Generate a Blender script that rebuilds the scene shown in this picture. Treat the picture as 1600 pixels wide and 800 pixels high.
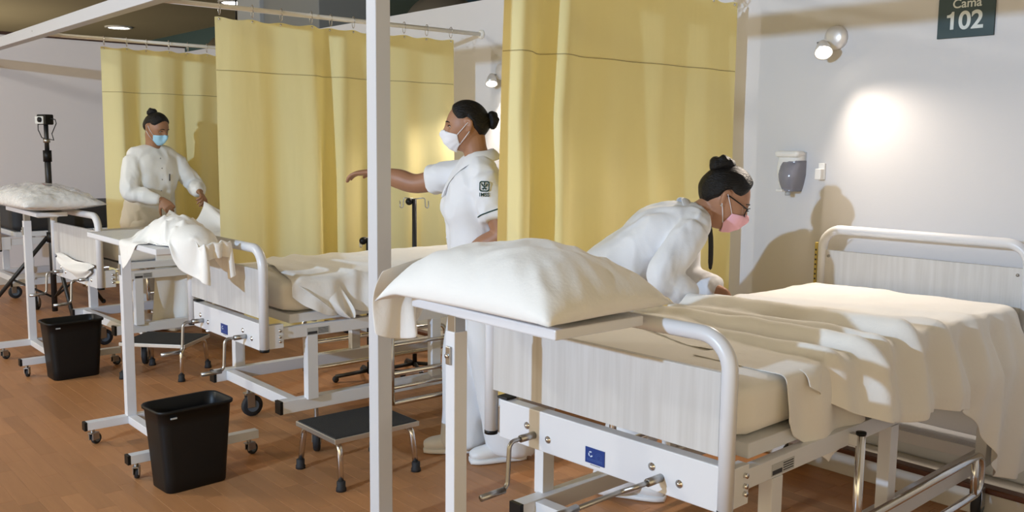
import bpy, bmesh, math, random
import numpy as np
from mathutils import Vector, Matrix, noise, Euler

for _o in list(bpy.data.objects):
    bpy.data.objects.remove(_o, do_unlink=True)
SC = bpy.context.scene
COL = SC.collection
R = math.radians
PI = math.pi

# ------------------------------------------------------------------ camera
CAM_H = 1.40
def _cam():
    yaw, pitch, roll, F = R(49.3), R(6.9), R(-0.6), 1450.0
    f = Vector((-math.sin(yaw)*math.cos(pitch), math.cos(yaw)*math.cos(pitch), -math.sin(pitch)))
    rt = Vector((math.cos(yaw), math.sin(yaw), 0))
    dn = f.cross(rt)
    r2 = rt*math.cos(roll) + dn*math.sin(roll)
    d2 = -rt*math.sin(roll) + dn*math.cos(roll)
    cam = bpy.data.cameras.new('camera'); o = bpy.data.objects.new('camera', cam)
    COL.objects.link(o)
    up = -d2; back = -f
    m = Matrix(((r2.x, up.x, back.x, 0), (r2.y, up.y, back.y, 0), (r2.z, up.z, back.z, CAM_H), (0, 0, 0, 1)))
    o.matrix_world = m
    cam.sensor_fit = 'HORIZONTAL'; cam.sensor_width = 36.0
    cam.lens = 36.0*F/1600.0
    cam.clip_start = 0.05; cam.clip_end = 200
    SC.camera = o
_cam()

# ------------------------------------------------------------------ world, lights, exposure
W = bpy.data.worlds.new('hall_ambient'); SC.world = W
W.use_nodes = True
_bg = W.node_tree.nodes['Background']
_bg.inputs['Color'].default_value = (1.0, 0.83, 0.52, 1)
_bg.inputs['Strength'].default_value = 1.15

def light(name, kind, loc, energy, color, **kw):
    l = bpy.data.lights.new(name, kind); l.energy = energy; l.color = color
    for k, v in kw.items():
        setattr(l, k, v)
    o = bpy.data.objects.new(name, l); COL.objects.link(o); o.location = loc
    return o
def aim(o, target):
    d = Vector(target) - o.location
    o.rotation_euler = d.to_track_quat('-Z', 'Y').to_euler()

# spotlight on the opposite row of cubicles, across the aisle
KEY = light('aisle_spot_light', 'SPOT', (-2.15, -4.3, 2.55), 860, (0.50, 0.71, 1.0),
            spot_size=R(110), spot_blend=0.3, shadow_soft_size=0.06)
aim(KEY, (-4.2, 3.0, 1.0))

light('left_fill', 'POINT', (-7.0, -2.4, 3.2), 160, (1.0, 0.97, 0.88), shadow_soft_size=0.12)  # added fill without a fitting, lifts the left end of the row
light('hall_fill', 'POINT', (-19.0, 2.0, 1.3), 190, (1.0, 0.88, 0.66), shadow_soft_size=0.3)  # added source with no fixture, brightens the hall ceiling behind the end wall

SC.view_settings.view_transform = 'Standard'
SC.view_settings.look = 'None'
SC.view_settings.gamma = 1.0
SC.view_settings.exposure = 0.55
SC.view_settings.use_curve_mapping = False

# ------------------------------------------------------------------ materials
MATS = {}
def nodes_of(m):
    nt = m.node_tree
    return nt, nt.nodes, nt.links, nt.nodes['Principled BSDF']
def mat(name, col, rough=0.5, metal=0.0, var=0.0, vscale=8.0, bump=0.0, bscale=60.0, stretch=(1, 1, 1),
        spec=0.5, coat=0.0, trans=0.0, alpha=1.0, col2=None, sheen=0.0):
    m = bpy.data.materials.new(name); m.use_nodes = True
    nt, N, L, P = nodes_of(m)
    P.inputs['Base Color'].default_value = (*col, 1)
    P.inputs['Roughness'].default_value = rough
    P.inputs['Metallic'].default_value = metal
    P.inputs['Specular IOR Level'].default_value = spec
    P.inputs['Coat Weight'].default_value = coat
    P.inputs['Transmission Weight'].default_value = trans
    P.inputs['Alpha'].default_value = alpha
    P.inputs['Sheen Weight'].default_value = sheen
    if var or bump:
        tc = N.new('ShaderNodeTexCoord'); mp = N.new('ShaderNodeMapping')
        mp.inputs['Scale'].default_value = stretch
        L.new(tc.outputs['Object'], mp.inputs['Vector'])
    if var:
        nz = N.new('ShaderNodeTexNoise'); nz.inputs['Scale'].default_value = vscale
        nz.inputs['Detail'].default_value = 4
        L.new(mp.outputs['Vector'], nz.inputs['Vector'])
        mx = N.new('ShaderNodeMix'); mx.data_type = 'RGBA'
        c2 = col2 if col2 else tuple(c*(1-var) for c in col)
        mx.inputs['A'].default_value = (*col, 1); mx.inputs['B'].default_value = (*c2, 1)
        L.new(nz.outputs['Fac'], mx.inputs['Factor'])
        L.new(mx.outputs['Result'], P.inputs['Base Color'])
    if bump:
        n2 = N.new('ShaderNodeTexNoise'); n2.inputs['Scale'].default_value = bscale
        n2.inputs['Detail'].default_value = 3
        L.new(mp.outputs['Vector'], n2.inputs['Vector'])
        b = N.new('ShaderNodeBump'); b.inputs['Strength'].default_value = bump; b.inputs['Distance'].default_value = 0.01
        L.new(n2.outputs['Fac'], b.inputs['Height'])
        L.new(b.outputs['Normal'], P.inputs['Normal'])
    MATS[name] = m
    return m

mat('wall_paint', (0.655, 0.64, 0.64), 0.6, var=0.03, vscale=2, bump=0.03, bscale=150)
mat('wall_grey', (0.76, 0.715, 0.715), 0.6, var=0.04, vscale=2, bump=0.03, bscale=150)
mat('white_paint', (0.70, 0.70, 0.715), 0.32, var=0.03, vscale=12)
mat('frame_paint', (0.60, 0.605, 0.625), 0.4, var=0.03, vscale=6)
mat('rod_white', (0.80, 0.77, 0.70), 0.35)
mat('chrome', (0.72, 0.71, 0.70), 0.18, metal=1.0)
mat('steel', (0.42, 0.41, 0.40), 0.35, metal=1.0)
mat('black_plastic', (0.006, 0.006, 0.0065), 0.45, spec=0.28)
mat('black_rubber', (0.015, 0.015, 0.017), 0.7)
mat('black_metal', (0.014, 0.014, 0.015), 0.45)
mat('wheel_grey', (0.10, 0.13, 0.16), 0.5)
mat('tread', (0.018, 0.018, 0.018), 0.85, bump=0.5, bscale=300)
mat('alu', (0.62, 0.60, 0.56), 0.4, metal=0.9)
mat('linen', (0.82, 0.80, 0.76), 0.85, bump=0.10, bscale=90, sheen=0.15)
mat('linen_cream', (0.87, 0.835, 0.775), 0.85, bump=0.10, bscale=90, sheen=0.15)
mat('mattress_black', (0.02, 0.02, 0.022), 0.6, bump=0.1)
mat('uniform', (0.755, 0.765, 0.79), 0.75, bump=0.06, bscale=140, sheen=0.1)
mat('uniform_cream', (0.82, 0.81, 0.775), 0.75, bump=0.06, bscale=140, sheen=0.1)
mat('shoe_white', (0.80, 0.80, 0.80), 0.45)
mat('skin_a', (0.36, 0.175, 0.095), 0.5, var=0.12, vscale=30)
mat('skin_b', (0.40, 0.20, 0.115), 0.5, var=0.12, vscale=30)
mat('skin_c', (0.34, 0.165, 0.085), 0.5, var=0.12, vscale=30)
mat('hair', (0.006, 0.005, 0.005), 0.45, spec=0.3, bump=0.6, bscale=60, stretch=(4, 0.6, 4))
mat('mask_white', (0.80, 0.80, 0.84), 0.8)
mat('mask_pink', (0.82, 0.46, 0.55), 0.8)
mat('mask_blue', (0.36, 0.62, 0.80), 0.8)
mat('eye_white', (0.75, 0.72, 0.68), 0.25)
mat('eye_dark', (0.012, 0.008, 0.006), 0.2)
mat('trim_green', (0.01, 0.045, 0.04), 0.7)
mat('sign_green', (0.010, 0.036, 0.040), 0.45)
mat('sign_text', (0.62, 0.66, 0.64), 0.5)
mat('plaque_blue', (0.010, 0.04, 0.20), 0.35)
mat('plaque_text', (0.55, 0.65, 0.80), 0.5)
mat('plaque_faint', (0.05, 0.11, 0.32), 0.5)
mat('sticker', (0.45, 0.45, 0.44), 0.5)
mat('ink', (0.03, 0.03, 0.035), 0.6)
mat('brown_wood', (0.13, 0.045, 0.02), 0.3, var=0.4, vscale=30, stretch=(1, 12, 12))
mat('plinth', (0.62, 0.58, 0.52), 0.5)
mat('skirting', (0.66, 0.67, 0.70), 0.3)
mat('ceiling_olive', (0.46, 0.41, 0.28), 0.8, var=0.2, vscale=0.6)
mat('teal_wall', (0.040, 0.085, 0.10), 0.7)
mat('duct_grey', (0.26, 0.27, 0.27), 0.6)
mat('duct_light', (0.42, 0.44, 0.46), 0.6)
mat('dome_metal', (0.22, 0.185, 0.14), 0.4, metal=0.3)
mat('dark_red', (0.05, 0.02, 0.012), 0.6)
mat('yellow_bracket', (0.55, 0.42, 0.10), 0.5)
mat('lamp_chrome', (0.80, 0.76, 0.72), 0.3, metal=0.35)
mat('cam_silver', (0.62, 0.64, 0.64), 0.35)
mat('smoke_window', (0.22, 0.22, 0.26), 0.15)
mat('soap_white', (0.80, 0.79, 0.77), 0.35)
mat('red_print', (0.6, 0.05, 0.03), 0.5)
mat('blue_print', (0.03, 0.06, 0.3), 0.5)

def emis(name, col, s):
    m = bpy.data.materials.new(name); m.use_nodes = True
    nt, N, L, P = nodes_of(m)
    P.inputs['Base Color'].default_value = (*col, 1)
    P.inputs['Emission Color'].default_value = (*col, 1); P.inputs['Emission Strength'].default_value = s
    MATS[name] = m
emis('bulb', (1.0, 0.90, 0.74), 14)
emis('downlight', (1.0, 0.93, 0.80), 9)

def wood_mat(name, base, dark, objrand=True, grain_axis=0):
    m = bpy.data.materials.new(name); m.use_nodes = True
    nt, N, L, P = nodes_of(m)
    tc = N.new('ShaderNodeTexCoord'); mp = N.new('ShaderNodeMapping')
    sc = [26, 26, 26]; sc[grain_axis] = 2.2
    mp.inputs['Scale'].default_value = sc
    geo = N.new('ShaderNodeNewGeometry')
    L.new(geo.outputs['Position'], mp.inputs['Vector'])
    nz = N.new('ShaderNodeTexNoise'); nz.inputs['Scale'].default_value = 1.6; nz.inputs['Detail'].default_value = 6
    nz.inputs['Distortion'].default_value = 0.4
    L.new(mp.outputs['Vector'], nz.inputs['Vector'])
    mx = N.new('ShaderNodeMix'); mx.data_type = 'RGBA'
    mx.inputs['A'].default_value = (*base, 1); mx.inputs['B'].default_value = (*dark, 1)
    L.new(nz.outputs['Fac'], mx.inputs['Factor'])
    at = N.new('ShaderNodeAttribute'); at.attribute_name = 'tone'
    if objrand:
        at.attribute_type = 'OBJECT'
    hs = N.new('ShaderNodeHueSaturation')
    L.new(at.outputs['Fac'], hs.inputs['Value'])
    L.new(mx.outputs['Result'], hs.inputs['Color'])
    L.new(hs.outputs['Color'], P.inputs['Base Color'])
    P.inputs['Roughness'].default_value = 0.42
    P.inputs['Specular IOR Level'].default_value = 0.35
    MATS[name] = m
wood_mat('plank_wood', (0.50, 0.238, 0.098), (0.385, 0.175, 0.072), True)
wood_mat('plank_wood_field', (0.50, 0.238, 0.098), (0.385, 0.175, 0.072), False)
def _lam():
    m = bpy.data.materials.new('pale_laminate'); m.use_nodes = True
    nt, N, L, P = nodes_of(m)
    tc = N.new('ShaderNodeTexCoord'); mp = N.new('ShaderNodeMapping'); mp.inputs['Scale'].default_value = (40, 40, 2.0)
    L.new(tc.outputs['Object'], mp.inputs['Vector'])
    nz = N.new('ShaderNodeTexNoise'); nz.inputs['Scale'].default_value = 1.5; nz.inputs['Detail'].default_value = 5
    L.new(mp.outputs['Vector'], nz.inputs['Vector'])
    cr = N.new('ShaderNodeValToRGB')
    cr.color_ramp.elements[0].position = 0.35; cr.color_ramp.elements[0].color = (0.53, 0.51, 0.485, 1)
    cr.color_ramp.elements[1].position = 0.7; cr.color_ramp.elements[1].color = (0.60, 0.585, 0.565, 1)
    L.new(nz.outputs['Fac'], cr.inputs['Fac']); L.new(cr.outputs['Color'], P.inputs['Base Color'])
    P.inputs['Roughness'].default_value = 0.45
    MATS['pale_laminate'] = m
_lam()
def _curt():
    m = bpy.data.materials.new('curtain_yellow'); m.use_nodes = True
    nt, N, L, P = nodes_of(m)
    out = N['Material Output']
    c = (0.95, 0.875, 0.49, 1)
    P.inputs['Base Color'].default_value = c; P.inputs['Roughness'].default_value = 0.7
    P.inputs['Specular IOR Level'].default_value = 0.25
    tr = N.new('ShaderNodeBsdfTranslucent'); tr.inputs['Color'].default_value = (0.96, 0.79, 0.24, 1)
    mx = N.new('ShaderNodeMixShader'); mx.inputs['Fac'].default_value = 0.36
    tc = N.new('ShaderNodeTexCoord'); mp = N.new('ShaderNodeMapping'); mp.inputs['Scale'].default_value = (3, 3, 0.6)
    L.new(tc.outputs['Object'], mp.inputs['Vector'])
    nz = N.new('ShaderNodeTexNoise'); nz.inputs['Scale'].default_value = 4; L.new(mp.outputs['Vector'], nz.inputs['Vector'])
    b = N.new('ShaderNodeBump'); b.inputs['Strength'].default_value = 0.25; b.inputs['Distance'].default_value = 0.02
    L.new(nz.outputs['Fac'], b.inputs['Height']); L.new(b.outputs['Normal'], P.inputs['Normal'])
    L.new(P.outputs['BSDF'], mx.inputs[1]); L.new(tr.outputs['BSDF'], mx.inputs[2])
    L.new(mx.outputs['Shader'], out.inputs['Surface'])
    MATS['curtain_yellow'] = m
_curt()
mat('curtain_stitch', (0.50, 0.42, 0.20), 0.8)
def _plastic():
    m = bpy.data.materials.new('clear_plastic'); m.use_nodes = True
    nt, N, L, P = nodes_of(m); out = N['Material Output']
    P.inputs['Base Color'].default_value = (0.95, 0.95, 0.96, 1); P.inputs['Roughness'].default_value = 0.12
    P.inputs['Coat Weight'].default_value = 0.6
    tp = N.new('ShaderNodeBsdfTransparent'); mx = N.new('ShaderNodeMixShader'); mx.inputs['Fac'].default_value = 0.38
    tc = N.new('ShaderNodeTexCoord'); nz = N.new('ShaderNodeTexNoise'); nz.inputs['Scale'].default_value = 22; nz.inputs['Detail'].default_value = 3
    L.new(tc.outputs['Object'], nz.inputs['Vector'])
    b = N.new('ShaderNodeBump'); b.inputs['Strength'].default_value = 0.9; b.inputs['Distance'].default_value = 0.02
    L.new(nz.outputs['Fac'], b.inputs['Height']); L.new(b.outputs['Normal'], P.inputs['Normal'])
    L.new(tp.outputs['BSDF'], mx.inputs[1]); L.new(P.outputs['BSDF'], mx.inputs[2])
    L.new(mx.outputs['Shader'], out.inputs['Surface'])
    MATS['clear_plastic'] = m
_plastic()

# ------------------------------------------------------------------ helpers
def tag(o, label=None, cat=None, group=None, kind=None):
    if label: o['label'] = label
    if cat: o['category'] = cat
    if group: o['group'] = group
    if kind: o['kind'] = kind
    return o
def empty(name, loc=(0, 0, 0), rz=0.0):
    o = bpy.data.objects.new(name, None); COL.objects.link(o)
    o.location = loc; o.rotation_euler = (0, 0, rz); o.empty_display_size = 0.1
    return o
def mesh_obj(name, verts, faces, m, parent=None, smooth=False, bevel=0.0, solid=0.0, sub=0, autos=False):
    me = bpy.data.meshes.new(name)
    me.from_pydata([tuple(map(float, v)) for v in verts], [], [tuple(int(i) for i in f) for f in faces]); me.update()
    if m: me.materials.append(MATS[m] if isinstance(m, str) else m)
    o = bpy.data.objects.new(name, me); COL.objects.link(o)
    if parent is not None: o.parent = parent
    if smooth:
        me.polygons.foreach_set('use_smooth', [True]*len(me.polygons))
    if solid:
        md = o.modifiers.new('solid', 'SOLIDIFY'); md.thickness = solid; md.offset = 0
    if bevel:
        md = o.modifiers.new('bevel', 'BEVEL'); md.width = bevel; md.segments = 2; md.limit_method = 'ANGLE'
        md.harden_normals = False
    if sub:
        md = o.modifiers.new('sub', 'SUBSURF'); md.levels = sub; md.render_levels = sub
    return o

class MB:
    def __init__(s): s.v = []; s.f = []
    def add(s, v, f):
        k = len(s.v); s.v += [tuple(map(float, q)) for q in v]; s.f += [tuple(i+k for i in q) for q in f]; return s
    def box(s, x0, x1, y0, y1, z0, z1):
        v = [(x, y, z) for z in (z0, z1) for y in (y0, y1) for x in (x0, x1)]
        return s.add(v, [(0, 2, 3, 1), (4, 5, 7, 6), (0, 1, 5, 4), (2, 6, 7, 3), (0, 4, 6, 2), (1, 3, 7, 5)])
    def tube(s, pts, r, seg=10, caps=True):
        pts = [Vector(p) for p in pts]; n = len(pts)
        rr = r if isinstance(r, (list, tuple)) else [r]*n
        t0 = (pts[1]-pts[0]).normalized()
        ref = Vector((0, 0, 1)) if abs(t0.z) < 0.9 else Vector((1, 0, 0))
        u = t0.cross(ref).normalized()
        v = []; f = []
        for i in range(n):
            a = pts[max(i-1, 0)]; b = pts[min(i+1, n-1)]; t = (b-a).normalized()
            u = (u - t*u.dot(t)).normalized(); w = t.cross(u)
            for k in range(seg):
                an = 2*PI*k/seg
                v.append(pts[i] + u*(math.cos(an)*rr[i]) + w*(math.sin(an)*rr[i]))
        for i in range(n-1):
            for k in range(seg):
                k2 = (k+1) % seg
                f.append((i*seg+k, i*seg+k2, (i+1)*seg+k2, (i+1)*seg+k))
        if caps:
            f.append(tuple(range(seg))[::-1]); f.append(tuple((n-1)*seg+k for k in range(seg)))
        return s.add(v, f)
    def cyl(s, a, b, r, seg=14, r2=None):
        return s.tube([a, b], [r, r if r2 is None else r2], seg)
    def lathe(s, prof, origin=(0, 0, 0), axis=(0, 0, 1), seg=24, caps=True):
        q = Vector((0, 0, 1)).rotation_difference(Vector(axis).normalized()); o = Vector(origin)
        n = len(prof); v = []; f = []
        for r, z in prof:
            for k in range(seg):
                an = 2*PI*k/seg
                v.append(o + q @ Vector((r*math.cos(an), r*math.sin(an), z)))
        for i in range(n-1):
            for k in range(seg):
                k2 = (k+1) % seg
                f.append((i*seg+k, i*seg+k2, (i+1)*seg+k2, (i+1)*seg+k))
        if caps and prof[0][0] > 1e-6: f.append(tuple(range(seg))[::-1])
        if caps and prof[-1][0] > 1e-6: f.append(tuple((n-1)*seg+k for k in range(seg)))
        return s.add(v, f)
    def ball(s, c, r, seg=16, rings=10):
        rx, ry, rz = r if isinstance(r, (tuple, list)) else (r, r, r)
        v = [(c[0], c[1], c[2]-rz)]; f = []
        for i in range(1, rings):
            th = -PI/2 + PI*i/rings
            for k in range(seg):
                an = 2*PI*k/seg
                v.append((c[0]+rx*math.cos(th)*math.cos(an), c[1]+ry*math.cos(th)*math.sin(an), c[2]+rz*math.sin(th)))
        v.append((c[0], c[1], c[2]+rz)); top = len(v)-1
        for k in range(seg):
            f.append((0, 1+(k+1) % seg, 1+k))
            f.append((top, 1+(rings-2)*seg+k, 1+(rings-2)*seg+(k+1) % seg))
        for i in range(rings-2):
            for k in range(seg):
                k2 = (k+1) % seg
                f.append((1+i*seg+k, 1+i*seg+k2, 1+(i+1)*seg+k2, 1+(i+1)*seg+k))
        return s.add(v, f)
    def build(s, name, m, parent=None, smooth=False, bevel=0.0, **kw):
        return mesh_obj(name, s.v, s.f, m, parent, smooth, bevel, **kw)

def arc_path(pts, r, n=6):
    """polyline with rounded corners of radius r"""
    pts = [Vector(p) for p in pts]; out = [pts[0]]
    for i in range(1, len(pts)-1):
        a, b, c = pts[i-1], pts[i], pts[i+1]
        d1 = (a-b).normalized(); d2 = (c-b).normalized()
        ang = d1.angle(d2)
        if ang > PI-1e-3:
            out.append(b); continue
        t = min(r/math.tan(ang/2), (a-b).length*0.49, (c-b).length*0.49)
        rr = t*math.tan(ang/2)
        p0 = b+d1*t; cen = b+(d1+d2).normalized()*(rr/math.sin(ang/2))
        v0 = p0-cen; v1 = (b+d2*t)-cen
        tot = v0.angle(v1); ax = v0.cross(v1).normalized()
        for k in range(n+1):
            out.append(cen + Matrix.Rotation(tot*k/n, 3, ax) @ v0)
    out.append(pts[-1]); return out
def grid_faces(nu, nv, wrap=False):
    f = []
    for i in range(nu-1):
        for j in range(nv-1 if not wrap else nv):
            j2 = (j+1) % nv
            f.append((i*nv+j, i*nv+j2, (i+1)*nv+j2, (i+1)*nv+j))
    return f
def text_obj(txt, size, m, parent, mw, name='lettering', offset=0.0, extrude=0.0006, align='CENTER'):
    cu = bpy.data.curves.new(name, 'FONT'); cu.body = txt; cu.size = size; cu.align_x = align
    cu.extrude = extrude; cu.offset = offset
    t = bpy.data.objects.new('tmp_text', cu); COL.objects.link(t)
    dg = bpy.context.evaluated_depsgraph_get()
    me = bpy.data.meshes.new_from_object(t.evaluated_get(dg))
    bpy.data.objects.remove(t, do_unlink=True)
    me.materials.clear(); me.materials.append(MATS[m])
    o = bpy.data.objects.new(name, me); COL.objects.link(o); o.parent = parent; o.matrix_local = mw
    return o

# ------------------------------------------------------------------ cloth relaxation (position based)
def rbox_push(P, c, h, r, rot=0.0):
    """push points out of a rounded box; returns P, mask"""
    cs, sn = math.cos(rot), math.sin(rot)
    q = P - c
    q = np.stack([q[:, 0]*cs+q[:, 1]*sn, -q[:, 0]*sn+q[:, 1]*cs, q[:, 2]], 1)
    hh = np.array(h) - r
    cl = np.clip(q, -hh, hh)
    d = q-cl; ln = np.linalg.norm(d, axis=1)
    out = q.copy()
    m1 = (ln > 1e-9) & (ln < r)
    out[m1] = cl[m1] + d[m1]/ln[m1][:, None]*r
    m2 = ln <= 1e-9
    if m2.any():
        qi = q[m2]; dist = np.array(h) - np.abs(qi)
        k = np.argmin(dist, axis=1); ii = np.arange(len(qi))
        qi[ii, k] = np.sign(qi[ii, k]+1e-12)*np.array(h)[k]; out[m2] = qi
    m = m1 | m2
    w = np.stack([out[:, 0]*cs-out[:, 1]*sn, out[:, 0]*sn+out[:, 1]*cs, out[:, 2]], 1) + c
    return np.where(m[:, None], w, P), m
def cloth(P, nu, nv, rest_u, rest_v, boxes=(), balls=(), pins=None, steps=120, iters=10, dt=0.016, g=-9.8, floor=0.004, fric=0.6, bend=0.5, damp=0.97):
    P = np.array(P, float).reshape(nu, nv, 3); prev = P.copy()
    w = np.ones((nu, nv)); pinpos = {}
    if pins is not None:
        for (i, j) in pins: w[i, j] = 0; pinpos[(i, j)] = P[i, j].copy()
    diag = math.hypot(rest_u, rest_v)
    def con(A, B, wa, wb, L, k):
        d = B-A; ln = np.linalg.norm(d, axis=-1, keepdims=True)+1e-9
        ws = (wa+wb)[..., None]+1e-9
        c = d*((ln-L)/ln)*k/ws
        A += c*wa[..., None]; B -= c*wb[..., None]
    for st in range(steps):
        vel = (P-prev)*damp
        prev = P.copy()
        P = P + (vel + np.array([0, 0, g*dt*dt]))*w[..., None]
        for it in range(iters):
            for s in (0, 1):
                con(P[s:-1:2], P[s+1::2], w[s:-1:2], w[s+1::2], rest_u, 0.95)
                con(P[:, s:-1:2], P[:, s+1::2], w[:, s:-1:2], w[:, s+1::2], rest_v, 0.95)
            for s in (0, 1):
                con(P[s:-1:2, :-1], P[s+1::2, 1:], w[s:-1:2, :-1], w[s+1::2, 1:], diag, 0.5)
                con(P[s:-1:2, 1:], P[s+1::2, :-1], w[s:-1:2, 1:], w[s+1::2, :-1], diag, 0.5)
            if bend and it % 2 == 0:
                for s in (0, 1, 2, 3):
                    con(P[s:-2:4], P[s+2::4], w[s:-2:4], w[s+2::4], 2*rest_u, bend)
                    con(P[:, s:-2:4], P[:, s+2::4], w[:, s:-2:4], w[:, s+2::4], 2*rest_v, bend)
            if it % 3 == 2 or it == iters-1:
                F = P.reshape(-1, 3); pf = prev.reshape(-1, 3)
                hit = np.zeros(len(F), bool)
                for b in boxes:
                    F, m = rbox_push(F, np.array(b[0], float), b[1], b[2], b[3] if len(b) > 3 else 0.0); hit |= m
                for c, rad in balls:
                    q = (F-np.array(c))/np.array(rad); ln = np.linalg.norm(q, axis=1); m = ln < 1
                    F = np.where(m[:, None], np.array(c)+q/np.maximum(ln, 1e-6)[:, None]*np.array(rad), F); hit |= m
                m = F[:, 2] < floor; F[m, 2] = floor; hit |= m
                if it == iters-1:
                    pf[hit] = pf[hit] + (F[hit]-pf[hit])*fric
                P = F.reshape(nu, nv, 3)
    return P.reshape(-1, 3)
# ================================================================== SETTING
WALL_Y = 3.90
END_X = -9.90
WTOP = 2.33
rng = random.Random(7)

# floor: base slab, laid with strips running along X
fb = MB().box(-30, 5, -8, 12, -0.06, -0.0075).build('floor', 'brown_wood')
tag(fb, 'brown laminate wood floor of the ward', kind='structure')
PW = 0.072
def tone(): return rng.choice((0.88, 0.95, 1.0, 1.0, 1.05, 1.10)) * rng.uniform(0.96, 1.04)
near_pl = []; far_pl = []
y = -1.5; row = 0
while y < 3.56:
    x = -10.2 + rng.uniform(-0.5, 0)
    while x < 1.5:
        ln = rng.choice((0.28, 0.36, 0.44, 0.44, 0.52))
        cx, cy = x+ln/2, y+PW/2
        # only strips that the photograph can see are singled out
        v = Vector((cx, cy)); fwd = Vector((-0.758, 0.652)); rt = Vector((0.652, 0.758))
        dep = v.dot(fwd); lat = v.dot(rt)
        px = 800+1450*lat/dep if dep > 0.5 else -9999
        py = 235+1450*1.4/dep if dep > 0.5 else 9999
        seen = -40 < px < 1640 and py < 830 and cy > 0.7
        (near_pl if seen else far_pl).append((dep, x, ln, y))
        x += ln
    y += PW; row += 1
near_pl.sort()
far_pl += near_pl[300:]; near_pl = near_pl[:300]
def plank_geo(x, ln, y):
    g = 0.0004; b = 0.0007
    x0, x1, y0, y1 = x+g, x+ln-g, y+g, y+PW-g
    v = [(x0, y0, -0.009), (x1, y0, -0.009), (x1, y1, -0.009), (x0, y1, -0.009),
         (x0, y0, -b), (x1, y0, -b), (x1, y1, -b), (x0, y1, -b),
         (x0+b, y0+b, 0), (x1-b, y0+b, 0), (x1-b, y1-b, 0), (x0+b, y1-b, 0)]
    f = [(0, 1, 5, 4), (1, 2, 6, 5), (2, 3, 7, 6), (3, 0, 4, 7), (4, 5, 9, 8), (5, 6, 10, 9), (6, 7, 11, 10), (7, 4, 8, 11), (8, 9, 10, 11)]
    return v, f
pl_mesh = {}
for dep, x, ln, y in near_pl:
    k = round(ln, 2)
    if k not in pl_mesh:
        v, f = plank_geo(0, ln, 0)
        me = bpy.data.meshes.new('plank'); me.from_pydata(v, [], f); me.update(); me.materials.append(MATS['plank_wood']); pl_mesh[k] = me
    o = bpy.data.objects.new('plank', pl_mesh[k]); COL.objects.link(o); o.parent = fb; o.location = (x, y, 0); o['tone'] = tone()
_m = MB(); tones = []
for dep, x, ln, y in far_pl:
    v, f = plank_geo(x, ln, y); _m.add(v, f); tones += [tone()]*9
_o = _m.build('plank_field', 'plank_wood_field', fb); _o['kind'] = 'stuff'
at = _o.data.attributes.new('tone', 'FLOAT', 'FACE'); at.data.foreach_set('value', tones)

# head wall and end wall: free-standing partitions
w = MB().box(END_X-0.08, 3.0, WALL_Y, WALL_Y+0.08, 0, WTOP).build('wall_back', 'wall_paint'); tag(w, 'white partition wall behind the bed heads', kind='structure')
w = MB().box(END_X-0.08, END_X, -0.5, WALL_Y, 0, WTOP+0.04).build('wall_left', 'wall_grey'); tag(w, 'pale grey partition wall closing the row', kind='structure')
w = MB().box(-0.42, -0.36, 1.76, WALL_Y, 0.0, 2.10).build('light_block_right', 'plinth'); tag(w, 'unseen cream partition added to block light from the right', kind='structure')  # added out of view, keeps ambient light off the near bed's right side
b = MB().box(END_X, 3.0, 3.60, WALL_Y, 0, 0.095).build('baseboard_back', 'plinth', bevel=0.004); tag(b, 'low plinth along the bed-head wall', kind='structure')
n = MB().box(END_X, 3.0, 3.592, 3.65, 0.095, 0.118).build('nosing', 'brown_wood', b, bevel=0.006)
n = MB().box(END_X, 3.0, 3.80, WALL_Y-0.002, 0.095, 0.22).build('skirting_strip', 'skirting', b, bevel=0.01)
b = MB().box(END_X, END_X+0.02, -0.5, 3.6, 0, 0.10).build('baseboard_left', 'plinth', bevel=0.003); tag(b, 'white skirting on the end wall', kind='structure')
t = MB().box(END_X-0.09, END_X+0.015, -0.5, WALL_Y, WTOP+0.04, WTOP+0.07).build('trim_1', 'dark_red'); tag(t, 'dark red capping on the end wall', kind='structure')

# hall beyond the partitions
CZ = 3.6
c = MB().box(-34, 5, -8, 14, CZ, CZ+0.1).build('ceiling', 'ceiling_olive'); tag(c, 'dark olive hall ceiling', kind='structure')
w = MB().box(-34, 5, 7.6, 7.7, 0, CZ).build('wall_far', 'teal_wall'); tag(w, 'dark teal wall of the hall beyond the partitions', kind='structure')
w = MB().box(-34.1, -34, -8, 14, 0, CZ).build('wall_end', 'teal_wall'); tag(w, 'far end wall of the hall', kind='structure')

def downlight(x, y, lab):
    r = empty('ceiling_light', (x, y, CZ)); tag(r, lab, 'ceiling light', 'recessed ceiling lights of the hall')
    MB().lathe([(0.20, 0), (0.26, 0), (0.26, -0.02), (0.20, -0.03), (0.20, 0)], seg=28, caps=False).build('trim_ring', 'white_paint', r, True)
    MB().lathe([(0.0, -0.022), (0.19, -0.022), (0.20, -0.012)][::-1], seg=28).build('diffuser', 'downlight', r, True)
downlight(-19.2, 6.26, 'round recessed ceiling light above the far curtain rail')
downlight(-14.4, 6.5, 'round recessed ceiling light at the top edge above the middle curtain')

def pendant(x, y, z, rad, lab):
    r = empty('dome_pendant_lamp', (x, y, z)); tag(r, lab, 'pendant lamp', 'dome lamps hanging in the hall')
    prof = [(rad*math.cos(a), rad*0.85*math.sin(a)) for a in [PI/2*k/12 for k in range(12)]] + [(0.06, rad*0.86), (0.05, rad*1.05)]
    MB().lathe(prof + [(0.001, rad*1.06)], seg=32).build('dome', 'dome_metal', r, True)
    MB().cyl((0, 0, rad*1.05), (0, 0, CZ-z), 0.012, 8).build('stem', 'black_metal', r, True)
pendant(-8.2, 6.05, 2.62, 0.42, 'brown metal dome lamp above the middle curtain, partly behind the white post')
pendant(-12.7, 5.75, 2.55, 0.45, 'brown metal dome lamp at the left edge of the middle curtain')

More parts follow.
